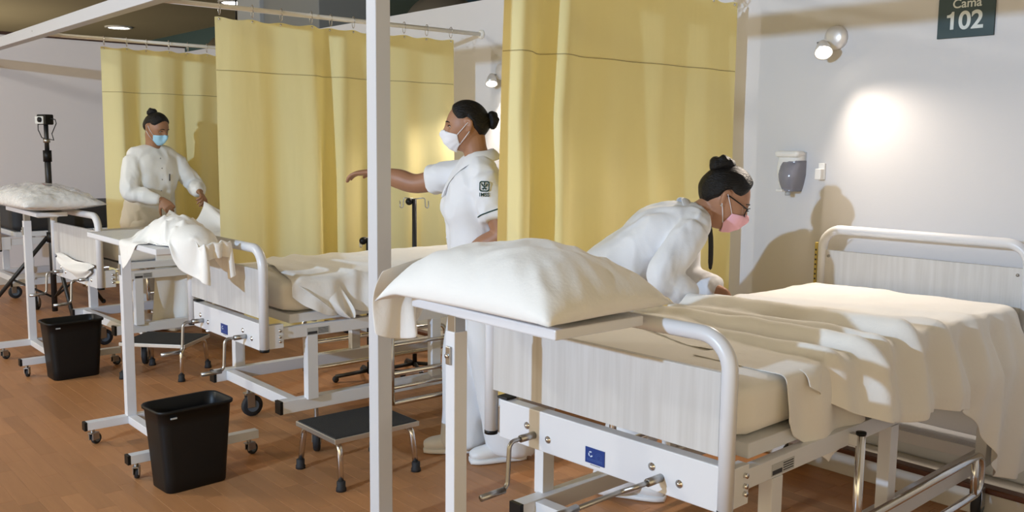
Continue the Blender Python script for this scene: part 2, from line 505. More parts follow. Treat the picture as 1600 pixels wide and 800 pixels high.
r = empty('air_duct', (-9.75, 5.0, 0)); tag(r, 'grey boxy air duct hanging above the middle curtain', 'air duct')
MB().box(-0.55, 0.75, 0.0, 0.9, 2.45, 3.3).build('duct_body', 'duct_grey', r, bevel=0.01)
MB().box(-1.15, -0.55, -0.05, 0.95, 2.40, 3.35).build('duct_end', 'duct_light', r, bevel=0.01)
for s in (-0.4, 0.4): MB().cyl((s, 0.45, 3.3), (s, 0.45, CZ), 0.012, 8).build('hanger', 'black_metal', r)
r = MB().box(-30, -10.0, 7.45, 7.6, 3.02, 3.14).build('cable_tray', 'dark_red'); tag(r, 'dark red-brown tray running under the ceiling behind the end wall', 'cable tray')

# cubicle frame: long white beam on posts
FR_Y = 1.76
r = empty('cubicle_frame', (-2.76, FR_Y, 0)); tag(r, 'white square-tube frame: tall post with overhead beam along the cubicle fronts', 'frame')
MB().box(-0.03, 0.03, -0.03, 0.03, 0.008, 2.09).build('post', 'frame_paint', r, bevel=0.003)
MB().box(-0.05, 0.10, -0.05, 0.16, 0, 0.008).build('base_plate', 'frame_paint', r, bevel=0.002)
MB().box(END_X+2.76, 2.9, -0.035, 0.035, 2.09, 2.165).build('beam', 'frame_paint', r, bevel=0.003)
for x in (-2.1, -4.3): MB().cyl((x, -0.036, 2.13), (x, -0.030, 2.13), 0.006, 8).build('screw', 'steel', r)

# curtain rails and curtains
def crv2(pts, n):
    P = np.array(pts, float); out = []
    Q = np.vstack([2*P[0]-P[1], P, 2*P[-1]-P[-2]])
    for i in range(1, len(Q)-2):
        for k in range(n):
            t = k/n
            out.append(0.5*((2*Q[i]) + (-Q[i-1]+Q[i+1])*t + (2*Q[i-1]-5*Q[i]+4*Q[i+1]-Q[i+2])*t*t + (-Q[i-1]+3*Q[i]-3*Q[i+1]+Q[i+2])*t**3))
    out.append(P[-1]); return np.array(out)
def curtain(X, y0, y1, ztop, prof, zbot, nring, label, rod_label, cat_y_end=WALL_Y):
    rr = empty('curtain_rail', (X, FR_Y, ztop+0.055)); tag(rr, rod_label, 'curtain rail', 'curtain rails between the beds')
    MB().cyl((0, 0.035, 0), (0, WALL_Y-FR_Y, 0), 0.0135, 12).build('rail_tube', 'rod_white', rr, True)
    MB().lathe([(0.012, 0), (0.03, 0), (0.03, -0.012), (0.014, -0.02)], (0, WALL_Y-FR_Y, 0), (0, 1, 0), 16).build('wall_flange', 'rod_white', rr, True)
    c = empty('curtain', (X, y0, 0)); tag(c, label, 'curtain', 'yellow privacy curtains')
    # profile: x offset as function of fraction along the rail at the bottom and at the top
    nu = 220; nz = 44; V = []
    C = crv2(prof, 16); seg = np.r_[0, np.cumsum(np.linalg.norm(np.diff(C, axis=0), axis=1))]
    sp = np.linspace(0, seg[-1], nu); PX = np.interp(sp, seg, C[:, 0]); PY = np.interp(sp, seg, C[:, 1])
    zs = [ztop - (ztop-zbot)*(k/(nz-1)) for k in range(nz)]
    ringf = [(i+0.12)/(nring-0.76) for i in range(nring)]
    for i in range(nu):
        s = i/(nu-1)
        sag = min(min(abs(s-q) for q in ringf)*nring, 0.5)
        for k, z in enumerate(zs):
            t = k/(nz-1)
            grow = 0.45+0.55*min(1, t*2.0)
            wob = 0.008*noise.noise(Vector((s*7, t*3, X)))*min(1, t*3)
            zz = z - 0.010*(1-math.cos(sag*2*PI))/2*max(0, 1-t*8)
            V.append((PX[i]*grow+wob, (PY[i]*(0.6+0.4*min(1, t*3))+(y1-y0)*s*(0.4-0.4*min(1, t*3))), zz))
    fabric = mesh_obj('fabric', V, grid_faces(nu, nz), 'curtain_yellow', c, True)
    # stitched hem line (a raised seam about 30 cm below the top)
    ks = min(range(nz), key=lambda k: abs(zs[k]-1.765))
    pts = [Vector(V[i*nz+ks])+Vector((0.003, 0, 0)) for i in range(0, nu, 2)]
    MB().tube(pts, 0.0022, 4).build('seam', 'curtain_stitch', fabric)
    for q in ringf:
        i = int(round(q*(nu-1))); p = Vector(V[i*nz])
        ring = empty('x'); bpy.data.objects.remove(ring)
        cz = 0.055; pts = []
        for k in range(15):
            a = 2*PI*k/14
            pts.append((p.x*0.5+0.020*math.cos(a), p.y+0.006*math.sin(a*0.5), ztop+0.045+0.034*math.sin(a)))
        m = MB().tube(pts, 0.0022, 5)
        m.ball((p.x, p.y, ztop-0.012), 0.007, 8, 6)
        m.build('ring', 'chrome', c, True)
    return c

# near curtain: deep folds bunched at its aisle end, nearly flat towards the wall
curtain(-2.78, 2.37, 3.80, 2.085, [(-0.07, 0.0), (0.0, 0.0), (0.055, 0.015), (0.035, 0.075), (-0.055, 0.155), (-0.03, 0.19), (0.065, 0.215), (0.06, 0.27), (0.0, 0.37), (0.025, 0.52), (-0.005, 0.68), (0.03, 0.86), (0.005, 1.02), (0.03, 1.2), (0.0, 1.32), (0.015, 1.43)], 0.33, 10,
        'yellow privacy curtain hanging behind the bending nurse, nearest the numbered wall', 'white rail carrying the curtain behind the bending nurse')
curtain(-4.86, 2.08, 3.66, 2.055, [(0.0, 0), (0.03, 0.10), (0.02, 0.24), (-0.015, 0.36), (0.035, 0.48), (0.065, 0.58), (-0.055, 0.66), (-0.02, 0.70), (0.05, 0.755), (-0.045, 0.92), (-0.02, 1.06), (0.035, 1.2), (-0.005, 1.34), (0.03, 1.48), (0.02, 1.58)], 0.33, 10,
        'yellow privacy curtain between the standing middle nurse and the left nurse', 'white rail carrying the curtain in the middle of the picture')
curtain(-7.15, 2.20, 3.70, 2.07, [(-0.03, 0), (0.065, 0.10), (0.05, 0.15), (-0.055, 0.26), (-0.03, 0.31), (0.065, 0.39), (0.05, 0.50), (-0.05, 0.60), (0.055, 0.70), (-0.04, 0.86), (0.035, 1.02), (-0.03, 1.2), (0.03, 1.4), (0.0, 1.50)], 0.33, 10,
        'yellow privacy curtain hanging behind the left nurse in the blue mask', 'white rail carrying the curtain behind the left nurse')

# bed sign
sg = empty('bed_number_sign', (-1.725, WALL_Y-0.003, 1.848)); tag(sg, 'dark green bed sign reading Cama 102 on the white wall', 'sign')
MB().box(-0.113, 0.113, -0.006, 0.003, 0, 0.30).build('sign_plate', 'sign_green', sg, bevel=0.001)
mw = lambda x, z: Matrix.Translation((x, -0.0068, z)) @ Matrix.Rotation(PI/2, 4, 'X')
text_obj('02', 0.100, 'sign_text', sg, mw(0.022, 0.034), 'number', 0.0022)
MB().add([(x-0.072, -0.0072, z+0.034) for x, z in ((0.012, 0), (0.026, 0), (0.026, 0.071), (0.017, 0.071), (0.0135, 0.064), (0.006, 0.0595), (-0.003, 0.0585), (-0.003, 0.048), (0.012, 0.048))],
         [tuple(range(9))]).build('number', 'sign_text', sg, solid=0.001)
text_obj('Cama', 0.050, 'sign_text', sg, mw(0.003, 0.119), 'lettering', 0.0006)

# wall lamps
def wall_lamp(x, z, ax, lab, energy, glow=True):
    r = empty('wall_lamp', (x, WALL_Y, z)); tag(r, lab, 'wall lamp', 'spot lamps above the beds')
    MB().lathe([(0.0, -0.030), (0.030, -0.028), (0.052, -0.018), (0.056, 0.0)], (0.012, 0, 0.03), (0, 1, 0), 28).build('wall_rose', 'lamp_chrome', r, True)
    MB().tube([(-0.02, -0.02, 0.012), (-0.05, -0.055, 0.008), (-0.025, -0.062, 0.0)], 0.005, 8).build('arm', 'steel', r, True)
    A = Vector(ax).normalized(); c0 = Vector((-0.02, -0.062, 0.0))
    MB().lathe([(0.0, -0.012), (0.016, -0.010), (0.026, 0.008), (0.034, 0.035), (0.040, 0.062), (0.036, 0.060), (0.028, 0.03)], c0, A, 24).build('shade', 'lamp_chrome', r, True)
    q = c0 + A*0.046
    MB().lathe([(0.0, 0.016), (0.018, 0.012), (0.029, 0.0), (0.001, -0.004)][::-1], q, A, 20).build('bulb', 'bulb', r, True)
    L = light('wall_lamp_light', 'SPOT', (0, 0, 0), energy, (1.0, 0.86, 0.72), spot_size=R(124), spot_blend=0.55, shadow_soft_size=0.022)
    L.parent = r; L.location = c0 + A*0.075
    L.rotation_euler = A.to_track_quat('-Z', 'Y').to_euler()
    return r
wall_lamp(-2.31, 1.86, (0.45, -0.55, -0.70), 'lit round wall lamp on the white wall left of the bed sign', 34)
wall_lamp(-4.66, 1.83, (0.35, -0.30, -0.85), 'lit wall lamp beside the head of the standing nurse', 24)

# soap dispenser
d = empty('soap_dispenser', (-2.485, WALL_Y, 1.275)); tag(d, 'white wall soap dispenser with a smoky window', 'soap dispenser')
def disp_shell(x0, x1, z0, z1, dep, ins, n=9):
    V = []; F = []
    rows = 10
    for i in range(rows):
        t = i/(rows-1); z = z0+(z1-z0)*t
        wdt = 0.62+0.38*min(1, t*1.8)**0.7
        dp = dep*(0.55+0.45*math.sin(PI*min(1, 0.15+t*0.8)))
        for k in range(n):
            a = PI*k/(n-1)
            cx = math.cos(a); sx = math.sin(a)
            V.append((x0+(x1-x0)*(0.5-0.5*wdt*math.copysign(abs(cx)**0.45, cx)), -dp*abs(sx)**0.45 - ins, z))
    F = grid_faces(rows, n)
    F += [tuple(range(n)), tuple((rows-1)*n+k for k in range(n))[::-1]]
    return V, F
V, F = disp_shell(-0.062, 0.062, -0.085, 0.10, 0.075, 0.0)
mesh_obj('housing', V, F, 'soap_white', d, True, solid=0.002)
V, F = disp_shell(-0.038, 0.064, -0.084, 0.060, 0.100, 0.0)
mesh_obj('window', V, F, 'smoke_window', d, True)
MB().box(-0.064, 0.064, -0.080, 0.0, 0.075, 0.105).build('lid', 'soap_white', d, bevel=0.02)
MB().cyl((0.0, -0.045, -0.105), (0.0, -0.045, -0.08), 0.013, 14).build('nozzle', 'duct_light', d, True)
MB().box(-0.035, 0.002, -0.095, -0.05, -0.086, -0.074).build('push_lever', 'soap_white', d, bevel=0.004)
MB().cyl((0.004, -0.083, 0.02), (0.004, -0.078, 0.02), 0.004, 10).build('lock', 'ink', d)

sw = empty('call_button_holder', (-2.335, WALL_Y, 1.28)); tag(sw, 'small white call-button holder on the wall right of the soap dispenser', 'wall fitting')
MB().box(-0.016, 0.016, -0.012, 0, -0.03, 0.045).build('back_plate', 'soap_white', sw, bevel=0.002)
MB().box(-0.016, 0.014, -0.042, -0.012, -0.03, 0.02).build('button_box', 'soap_white', sw, bevel=0.003)
# ================================================================== FURNITURE
BED_L = 2.0
def caster(root, x, y, z_top, rw=0.05, tw=0.028, ang=0.3, name='caster'):
    ca = empty(name, (x, y, 0), ang); ca.parent = root
    MB().lathe([(0.012, -tw/2), (rw*0.55, -tw/2), (rw*0.62, -tw*0.45), (rw*0.9, -tw*0.5), (rw, -tw*0.3), (rw, tw*0.3), (rw*0.9, tw*0.5), (rw*0.62, tw*0.45), (rw*0.55, tw/2), (0.012, tw/2)],
               (0, 0.02, rw), (1, 0, 0), 24).build('wheel', 'black_rubber', ca, True)
    MB().lathe([(0.001, -tw*0.56), (rw*0.56, -tw*0.56), (rw*0.56, tw*0.56), (0.001, tw*0.56)], (0, 0.02, rw), (1, 0, 0), 18).build('hub', 'wheel_grey', ca)
    m = MB()
    for s in (-1, 1):
        m.box(s*(tw*0.62)-0.002, s*(tw*0.62)+0.002, -0.012, 0.028, rw*0.9, rw*2.2)
    m.box(-tw*0.7, tw*0.7, -0.02, 0.022, rw*2.1, rw*2.3)
    m.cyl((0, 0, rw*2.3), (0, 0, z_top), 0.010, 10)
    m.build('fork', 'steel', ca, bevel=0.001)
    return ca

def bed(name, label, loc, rot, Wd, plaque=True, swung=False, guard_bars=(0.455, 0.25), head=True, full=True, panel=True):
    r = empty(name, loc, R(rot)); tag(r, label, 'hospital bed', 'white hospital beds in the row')
    w = Wd/2-0.021; L = BED_L
    wp = 'white_paint'
    # foot end
    MB().tube(arc_path([(-w, 0, 0.515), (-w, 0, 0.945), (w, 0, 0.945), (w, 0, 0.515)], 0.085, 8), 0.0205, 16).build('foot_rail', wp, r, True)
    for s in (-1, 1): MB().cyl((s*w, 0, 0.505), (s*w, 0, 0.517), 0.021, 16).build('end_cap', 'black_plastic', r, True)
    if panel: MB().box(-w+0.014, w-0.019, -0.009, 0.009, 0.648, 0.858).build('foot_panel', 'pale_laminate', r, bevel=0.002)
    fb_ = MB().box(-w+0.055, w-0.004, -0.016, 0.024, 0.510, 0.628).build('foot_beam', wp, r, bevel=0.003)
    MB().box(-w+0.03, -w+0.056, 0.0, 0.03, 0.515, 0.60).build('bracket_plate', 'steel', r, bevel=0.002)
    MB().box(-w+0.042, -w+0.085, -0.014, 0.028, 0.629, 0.637).build('buffer', 'black_rubber', r, bevel=0.002)
    if plaque:
        pq = MB().box(-0.016, 0.054, -0.0185, -0.0162, 0.527, 0.571).build('plaque', 'plaque_blue', fb_); pq['label'] = 'blue maker plaque with a small white globe mark'
        m = MB()
        for k in range(14):                       # white globe crescent
            a0 = R(60+k*20); rr0, rr1 = 0.0085, 0.0045
            if k in (4, 9): continue
            a1 = a0+R(17); c = (0.004, 0.553)
            m.add([(c[0]+rr0*math.cos(a0), -0.0189, c[1]+rr0*math.sin(a0)), (c[0]+rr0*math.cos(a1), -0.0189, c[1]+rr0*math.sin(a1)),
                   (c[0]+rr1*math.cos(a1), -0.0189, c[1]+rr1*math.sin(a1)), (c[0]+rr1*math.cos(a0), -0.0189, c[1]+rr1*math.sin(a0))], [(0, 1, 2, 3)])
        m.build('globe_mark', 'plaque_text', pq)
        m = MB()
        for k in range(20):
            a0 = R(k*18); a1 = R(k*18+14)
            for rr0, rr1 in ((0.0125, 0.0115), (0.008, 0.0068)):
                c = (0.034, 0.549)
                m.add([(c[0]+rr0*math.cos(a0), -0.0189, c[1]+rr0*math.sin(a0)), (c[0]+rr0*math.cos(a1), -0.0189, c[1]+rr0*math.sin(a1)),
                       (c[0]+rr1*math.cos(a1), -0.0189, c[1]+rr1*math.sin(a1)), (c[0]+rr1*math.cos(a0), -0.0189, c[1]+rr1*math.sin(a0))], [(0, 1, 2, 3)])
        m.build('ring_mark', 'plaque_faint', pq)
        m = MB()
        for k, zz in enumerate((0.5385, 0.5345)):
            for q in range(9): m.box(-0.010+q*0.0065, -0.0045+q*0.0065, -0.019, -0.0186, zz, zz+0.0015)
        m.build('small_print', 'plaque_faint', pq)
        m = MB()
        for q in range(8): m.box(0.002+q*0.0045, 0.0055+q*0.0045, -0.0168, -0.0163, 0.522, 0.5235)
        m.build('small_print', 'ink', fb_)
    # cranks
    for cx, style in ((-0.222, 0), (0.245, 1)):
        ck = empty('crank', (cx, -0.016, 0.552)); ck.parent = r
        MB().cyl((0, 0.004, 0), (0, -0.055, 0.0), 0.011, 14).build('socket', 'steel', ck, True)
        if style == 0 or not swung:
            path = arc_path([(0, -0.045, 0), (0, -0.098, 0.0), (0.0, -0.105, -0.135), (0, -0.205, -0.140)], 0.022, 5)
        else:
            path = arc_path([(0, -0.045, 0), (0, -0.098, 0.0), (-0.035, -0.112, -0.018), (-0.040, -0.36, -0.022)], 0.02, 5)
        MB().tube(path, 0.0068, 10).build('rod', 'steel', ck, True)
        e = path[-1]; e0 = e+Vector((0, 0.088, 0.002))
        MB().cyl(e0, e, 0.0098, 12).build('grip', 'steel', ck, True)
        for bx, bz in ((-0.030, 0.022), (0.058, 0.0)):
            MB().lathe([(0.0, -0.007), (0.005, -0.006), (0.006, -0.003), (0.011, -0.002), (0.011, 0.0)], (cx+bx, -0.016, 0.552+bz), (0, 1, 0), 14).build('bolt', 'chrome', fb_, True)
    # frame
    for s in (-1, 1):
        x = s*(w-0.012)
        MB().box(x-0.016, x+0.016, 0.085, L-0.02, 0.548, 0.600).build('side_frame', wp, r, bevel=0.002)
        br = MB().box(x-0.012, x+0.022, 0.012, 0.086, 0.515, 0.618).build('corner_bracket', wp, r, bevel=0.002)
        if full:
            for bz in (0.545, 0.565, 0.592):
                MB().cyl((x+0.020, 0.066, bz), (x+0.031, 0.066, bz), 0.007, 8).build('bolt', 'chrome', br, True)
        for ly in (0.225, 0.90, 1.70):
            MB().box(x-0.020, x+0.020, ly-0.026, ly+0.026, 0.262, 0.549).build('leg', wp, r, bevel=0.002)
        xb = s*(w-0.035)
        MB().box(xb-0.025, xb+0.025, 0.085, L-0.10, 0.212, 0.268).build('base_rail', wp, r, bevel=0.002)
        MB().box(xb-0.026, xb+0.026, 0.072, 0.086, 0.211, 0.269).build('rail_cap', 'black_plastic', r, bevel=0.001)
    for yb in (0.16, L-0.2):
        MB().box(-w+0.06, w-0.06, yb-0.022, yb+0.022, 0.216, 0.264).build('cross_bar', wp, r, bevel=0.002)
    for yb in (0.5, 1.3):
        MB().box(-w+0.03, w-0.03, yb-0.02, yb+0.02, 0.555, 0.595).build('cross_bar', wp, r, bevel=0.002)
    # mattress platform in three sections
    for y0, y1 in ((0.13, 0.72), (0.73, 1.12), (1.13, L-0.08)):
        MB().box(-w+0.03, w-0.022, y0, y1, 0.610, 0.650).build('platform', wp, r, bevel=0.003)
    for s in (-1, 1):
        for yy in (0.27, 1.6):
            MB().cyl((s*(w-0.06), yy, 0.600), (s*(w-0.06), yy, 0.610), 0.013, 12).build('spacer', wp, r, True)
    if full:
        st = MB().box(w+0.004, w+0.0052, 0.20, 0.31, 0.553, 0.585).build('rating_label', 'sticker', r); st['label'] = 'small grey printed label on the side frame'
        m = MB()
        for k in range(4): m.box(w+0.0052, w+0.0056, 0.255, 0.305, 0.558+k*0.0065, 0.561+k*0.0065)
        m.box(w+0.0052, w+0.0056, 0.203, 0.250, 0.556, 0.568)
        m.build('print', 'ink', st)
    # lowered side guards
    for s in (-1, 1):
        g = empty('side_guard', (s*(w+0.035), 0, 0)); g.parent = r
        MB().cyl((0, 0.62, 0.17), (0, 0.62, 0.585), 0.0135, 12).build('guard_post', 'chrome', g, True)
        MB().cyl((0, 0.62, 0.585), (0, 0.62, 0.593), 0.0145, 12).build('guard_cap', 'black_plastic', g, True)
        MB().cyl((0, 1.50, 0.17), (0, 1.50, 0.318), 0.0125, 12).build('guard_post', 'chrome', g, True)
        MB().tube(arc_path([(0, 0.63, 0.318), (0, 1.56, 0.318), (0, 1.56, 0.175), (0, 0.63, 0.175)], 0.05, 6), 0.013, 12).build('guard_loop', 'chrome', g, True)
        for zz in guard_bars:
            MB().cyl((0, 0.63, zz), (0, 1.49, zz), 0.009, 10).build('guard_bar', 'chrome', g, True)
        for yy in (0.62,):
            MB().box(min(-0.033*s, 0.0), max(-0.033*s, 0.0), yy-0.012, yy+0.012, 0.552, 0.584).build('guard_bracket', wp, g)
    # head end
    if head:
        MB().tube(arc_path([(-w, L, 0.515), (-w, L, 1.035), (w, L, 1.035), (w, L, 0.515)], 0.085, 8), 0.0205, 16).build('head_rail', wp, r, True)
        hp = MB().box(-w+0.014, w-0.014, L-0.009, L+0.009, 0.70, 0.942).build('head_panel', 'pale_laminate', r, bevel=0.002)
        for s in (-1, 1): MB().cyl((s*(w-0.035), L-0.013, 0.915), (s*(w-0.035), L-0.008, 0.915), 0.006, 10).build('bolt', 'steel', hp, True)
        MB().box(-w+0.02, w-0.02, L-0.02, L+0.02, 0.510, 0.628).build('head_beam', wp, r, bevel=0.003)
        tr = MB().box(-w-0.040, -w-0.026, L+0.0, L+0.02, 0.66, 0.97).build('adjusting_rail', 'yellow_bracket', r, bevel=0.002)
        m = MB()
        for k in range(7): m.box(-w-0.0365, -w-0.0295, L-0.0008, L, 0.80+k*0.022, 0.808+k*0.022)
        m.build('slots', 'ink', tr)
        for s in (-1, 1): MB().box(s*(w-0.01)-0.02, s*(w-0.01)+0.045, L-0.10, L-0.02, 0.62, 0.66).build('corner_bracket', 'chrome', r, bevel=0.003)
    for sx in (-1, 1):
        for yy, an in ((0.26, 0.5), (L-0.26, -0.4)):
            caster(r, sx*(w-0.035), yy, 0.213, 0.055, 0.03, an+sx*0.5)
    return r

def rounded_slab(x0, x1, y0, y1, z0, z1, rad, nx=20, ny=40, puff=0.004, seed=0, edge_r=0.03):
    """upholstered slab with rounded edges (closed)"""
    cx, cy = (x0+x1)/2, (y0+y1)/2
    hx, hy, hz = (x1-x0)/2, (y1-y0)/2, (z1-z0)/2
    bm = bmesh.new(); bmesh.ops.create_cube(bm, size=2)
    bmesh.ops.subdivide_edges(bm, edges=bm.edges[:], cuts=14, use_grid_fill=True)
    V = []
    for v in bm.verts:
        # spread samples towards edges
        p = Vector((math.copysign(abs(v.co.x)**0.6, v.co.x)*hx, math.copysign(abs(v.co.y)**0.6, v.co.y)*hy, v.co.z*hz))
        q = Vector((max(-hx+edge_r, min(hx-edge_r, p.x)), max(-hy+edge_r, min(hy-edge_r, p.y)), max(-hz+edge_r, min(hz-edge_r, p.z))))
        d = p-q
        if d.length > 1e-6: p = q+d.normalized()*edge_r
        nz = noise.noise(Vector((p.x*6+seed, p.y*6, p.z*9)))
        p += Vector((0, 0, 1))*puff*nz if v.co.z > 0.9 else Vector((p.x/hx, p.y/hy, 0))*puff*nz
        V.append((p.x+cx, p.y+cy, p.z+(z0+z1)/2))
    bm.verts.index_update()
    F = [tuple(v.index for v in f.verts) for f in bm.faces]
    bm.free()
    return V, F
def mattress(label, loc, rot, Wd, m='linen', cat='mattress', y0=0.11, zt=0.800):
    w = Wd/2-0.055
    V, F = rounded_slab(-w, w, y0, BED_L-0.06, 0.651, zt, 0.03, seed=Wd*10, edge_r=0.045)
    o = mesh_obj('mattress', V, F, m, None, True); o.location = loc; o.rotation_euler = (0, 0, R(rot)); tag(o, label, cat)
    return o

B1 = dict(loc=(-1.735, 1.80, 0), rot=2.3, Wd=0.90)
B2 = dict(loc=(-4.02, 1.735, 0), rot=0.0, Wd=0.82)
B3 = dict(loc=(-6.18, 1.70, 0), rot=2.5, Wd=0.86)
B4 = dict(loc=(-8.62, 1.68, 0), rot=1.0, Wd=0.84)
bed('hospital_bed', 'white hospital bed in the foreground under the bed sign, with crank handles and blue plaque', swung=True, guard_bars=(), **B1)
bed('hospital_bed', 'white hospital bed in the middle, beside the step stool and tall white post', **B2)
bed('hospital_bed', 'white hospital bed on the left being made by the nurse in the blue mask', plaque=False, **B3)
bed('hospital_bed', 'white hospital bed with a bare black mattress at the far left', plaque=False, head=False, full=False, panel=False, **B4)
mattress('mattress in a fitted cream sheet on the foreground bed', **B1, m='linen_cream')
mattress('mattress in a fitted cream sheet on the middle bed', **B2, m='linen_cream')
mattress('sheeted mattress on the bed in front of the left nurse', **B3, m='linen')
mattress('bare black mattress on the far left bed', **B4, m='mattress_black', zt=0.86)

# ------------------------------------------------------------------ overbed tables
def table(label, x, y, board, zt, clip=True, foot=(0.0, 0.58), fy=(-0.21, 0.36)):
    """x, y: column; board = (x0, x1, y0, y1) in world"""
    r = empty('overbed_table', (x, y, 0)); tag(r, label, 'overbed table', 'white overbed tables on castors')
    MB().box(-0.02, 0.02, -0.022, 0.022, 0.10, zt-0.075).build('column', 'white_paint', r, bevel=0.002)
    MB().box(-0.017, 0.017, -0.018, 0.018, zt-0.08, zt-0.026).build('inner_column', 'steel', r, bevel=0.002)
    bo = MB().box(board[0]-x, board[1]-x, board[2]-y, board[3]-y, zt-0.026, zt).build('table_board', 'white_paint', r, bevel=0.004)
    MB().box(board[0]-x+0.05, board[1]-x-0.05, -0.015, 0.10, zt-0.034, zt-0.0265).build('support_plate', 'white_paint', r, bevel=0.002)
    if clip:
        c_ = MB().box(-0.010, 0.010, -0.030, -0.022, zt-0.165, zt-0.115).build('height_lock', 'steel', r, bevel=0.002)
        MB().cyl((0, -0.036, zt-0.14), (0, -0.03, zt-0.14), 0.006, 10).build('knob', 'chrome', c_, True)
    MB().box(foot[0]+0.02, foot[1]-0.02, -0.02, 0.02, 0.075, 0.112).build('cross_bar', 'white_paint', r, bevel=0.002)
    for fx in foot:
        MB().box(fx-0.02, fx+0.02, fy[0]+0.008, fy[1], 0.075, 0.113).build('foot', 'white_paint', r, bevel=0.002)
        MB().box(fx-0.0205, fx+0.0205, fy[0]-0.004, fy[0]+0.009, 0.0745, 0.1135).build('foot_cap', 'black_plastic', r, bevel=0.001)
        for yy, a in ((fy[0]+0.035, 0.5), (fy[1]-0.04, -0.3)):
            caster(r, fx, yy, 0.076, 0.026, 0.018, a+fx, 'castor')
    return r
table('white overbed table holding the big pillow, at the foot of the foreground bed', -1.965, 1.495, (-2.12, -1.535, 1.455, 1.762), 0.972)
table('white overbed table with a crumpled sheet, behind the front waste bin', -4.40, 1.42, (-4.84, -3.90, 1.385, 1.67), 0.945)
table('white overbed table holding the plastic-wrapped pillow at the left edge', -6.50, 1.50, (-6.86, -6.10, 1.46, 1.640), 0.955)

# ------------------------------------------------------------------ waste bins
def bin_(label, loc, rot):
    r = empty('waste_bin', loc, R(rot)); tag(r, label, 'waste bin', 'black plastic waste bins')
    def ringpts(hx, hy, rad, z, n=7):
        out = []
        for (sx, sy, a0) in ((1, 1, 0), (-1, 1, 90), (-1, -1, 180), (1, -1, 270)):
            for k in range(n):
                a = R(a0+90*k/(n-1)); out.append((sx*(hx-rad)+rad*math.cos(a), sy*(hy-rad)+rad*math.sin(a), z))
        return out
    H = 0.345
    rings = [ringpts(0.078, 0.125, 0.03, 0.0), ringpts(0.082, 0.129, 0.032, 0.006)]
    for k in range(1, 7):
        t = k/6; rings.append(ringpts(0.082+0.012*t, 0.129+0.026*t, 0.034+0.006*t, 0.006+(H-0.02)*t))
    rings += [ringpts(0.102, 0.163, 0.044, H-0.014), ringpts(0.103, 0.164, 0.044, H-0.004), ringpts(0.099, 0.160, 0.042, H), ringpts(0.093, 0.154, 0.04, H-0.004)]
    for k in range(5, -1, -1):
        t = k/6; rings.append(ringpts(0.078+0.012*t, 0.125+0.026*t, 0.032+0.006*t, 0.012+(H-0.02)*t))
    n = len(rings[0]); V = [p for q in rings for p in q]
    F = grid_faces(len(rings), n, True) + [tuple(range(n))[::-1], tuple((len(rings)-1)*n+k for k in range(n))]
    mesh_obj('bin_body', V, F, 'black_plastic', r, True, bevel=0)
    lb = MB().box(0.082, 0.098, -0.115, -0.09, H-0.036, H-0.030).build('moulded_mark', 'duct_light', r)
    return r
bin_('black waste bin in front of the overbed table with the crumpled sheet', (-3.655, 1.405, 0), 4)
bin_('black waste bin further back, beside the left step stool', (-5.80, 1.55, 0), 2)

# ------------------------------------------------------------------ step stools
def stool(label, loc, rot):
    r = empty('step_stool', loc, R(rot)); tag(r, label, 'step stool', 'chrome step stools with black treads')
    hx, hy, z = 0.165, 0.205, 0.218
    MB().box(-hx, hx, -hy, hy, z-0.024, z-0.003).build('top_frame', 'alu', r, bevel=0.002)
    MB().box(-hx+0.007, hx-0.007, -hy+0.007, hy-0.007, z-0.004, z).build('tread', 'tread', r, bevel=0.001)
    for sx in (-1, 1):
        for sy in (-1, 1):
            MB().tube(arc_path([(sx*0.10, sy*(hy-0.035), z-0.034), (sx*(hx-0.018), sy*(hy-0.030), z-0.036), (sx*(hx+0.006), sy*(hy-0.022), 0.02)], 0.04, 6), 0.0125, 12).build('leg', 'chrome', r, True)
            MB().lathe([(0.0, 0.0), (0.021, 0.0), (0.021, 0.012), (0.018, 0.018), (0.018, 0.04), (0.013, 0.042)], (sx*(hx+0.006), sy*(hy-0.022), 0), (0, 0, 1), 14).build('rubber_foot', 'black_rubber', r, True)
    for sy in (-1, 1):
        MB().cyl((-0.10, sy*(hy-0.035), z-0.034), (0.10, sy*(hy-0.035), z-0.034), 0.0125, 10).build('cross_tube', 'chrome', r, True)
    return r
stool('chrome step stool with black tread beside the middle bed, partly behind the tall white post', (-3.35, 2.02, 0), 0)
stool('chrome step stool with black tread beside the left bed', (-5.52, 2.00, 0), -48)

# ------------------------------------------------------------------ camera on tripod at the far left
t = empty('camera_tripod', (-8.0, 2.02, 0), R(20)); tag(t, 'black tripod with a small camera in front of the grey end wall', 'tripod')
MB().cyl((0, 0, 0.02), (0, 0, 0.95), 0.022, 12).build('centre_column', 'black_metal', t, True)
MB().cyl((0, 0, 0.90), (0, 0, 1.30), 0.024, 12).build('upper_tube', 'black_metal', t, True)
MB().cyl((0, 0, 1.22), (0, 0, 1.31), 0.032, 14).build('clamp_collar', 'black_plastic', t, True)
MB().cyl((0, 0, 1.30), (0, 0, 1.51), 0.017, 12).build('top_tube', 'black_metal', t, True)
MB().cyl((0, 0, 1.37), (0, 0, 1.40), 0.026, 10).build('grey_clip', 'steel', t, True)
for k in range(3):
    a = R(100+120*k); c, s = math.cos(a), math.sin(a)
    MB().cyl((c*0.03, s*0.03, 0.62), (c*0.52, s*0.52, 0.02), 0.016, 10).build('leg', 'black_metal', t, True)
    MB().cyl((c*0.02, s*0.02, 0.14), (c*0.30, s*0.30, 0.28), 0.009, 8).build('brace', 'black_metal', t, True)
    MB().ball((c*0.525, s*0.525, 0.02), 0.02, 10, 8).build('rubber_foot', 'black_rubber', t, True)
MB().cyl((0, 0, 0.58), (0, 0, 0.66), 0.035, 14).build('hub', 'black_plastic', t, True)
hd = MB().box(-0.05, 0.06, -0.045, 0.03, 1.51, 1.59).build('camera_housing', 'black_plastic', t, bevel=0.008)
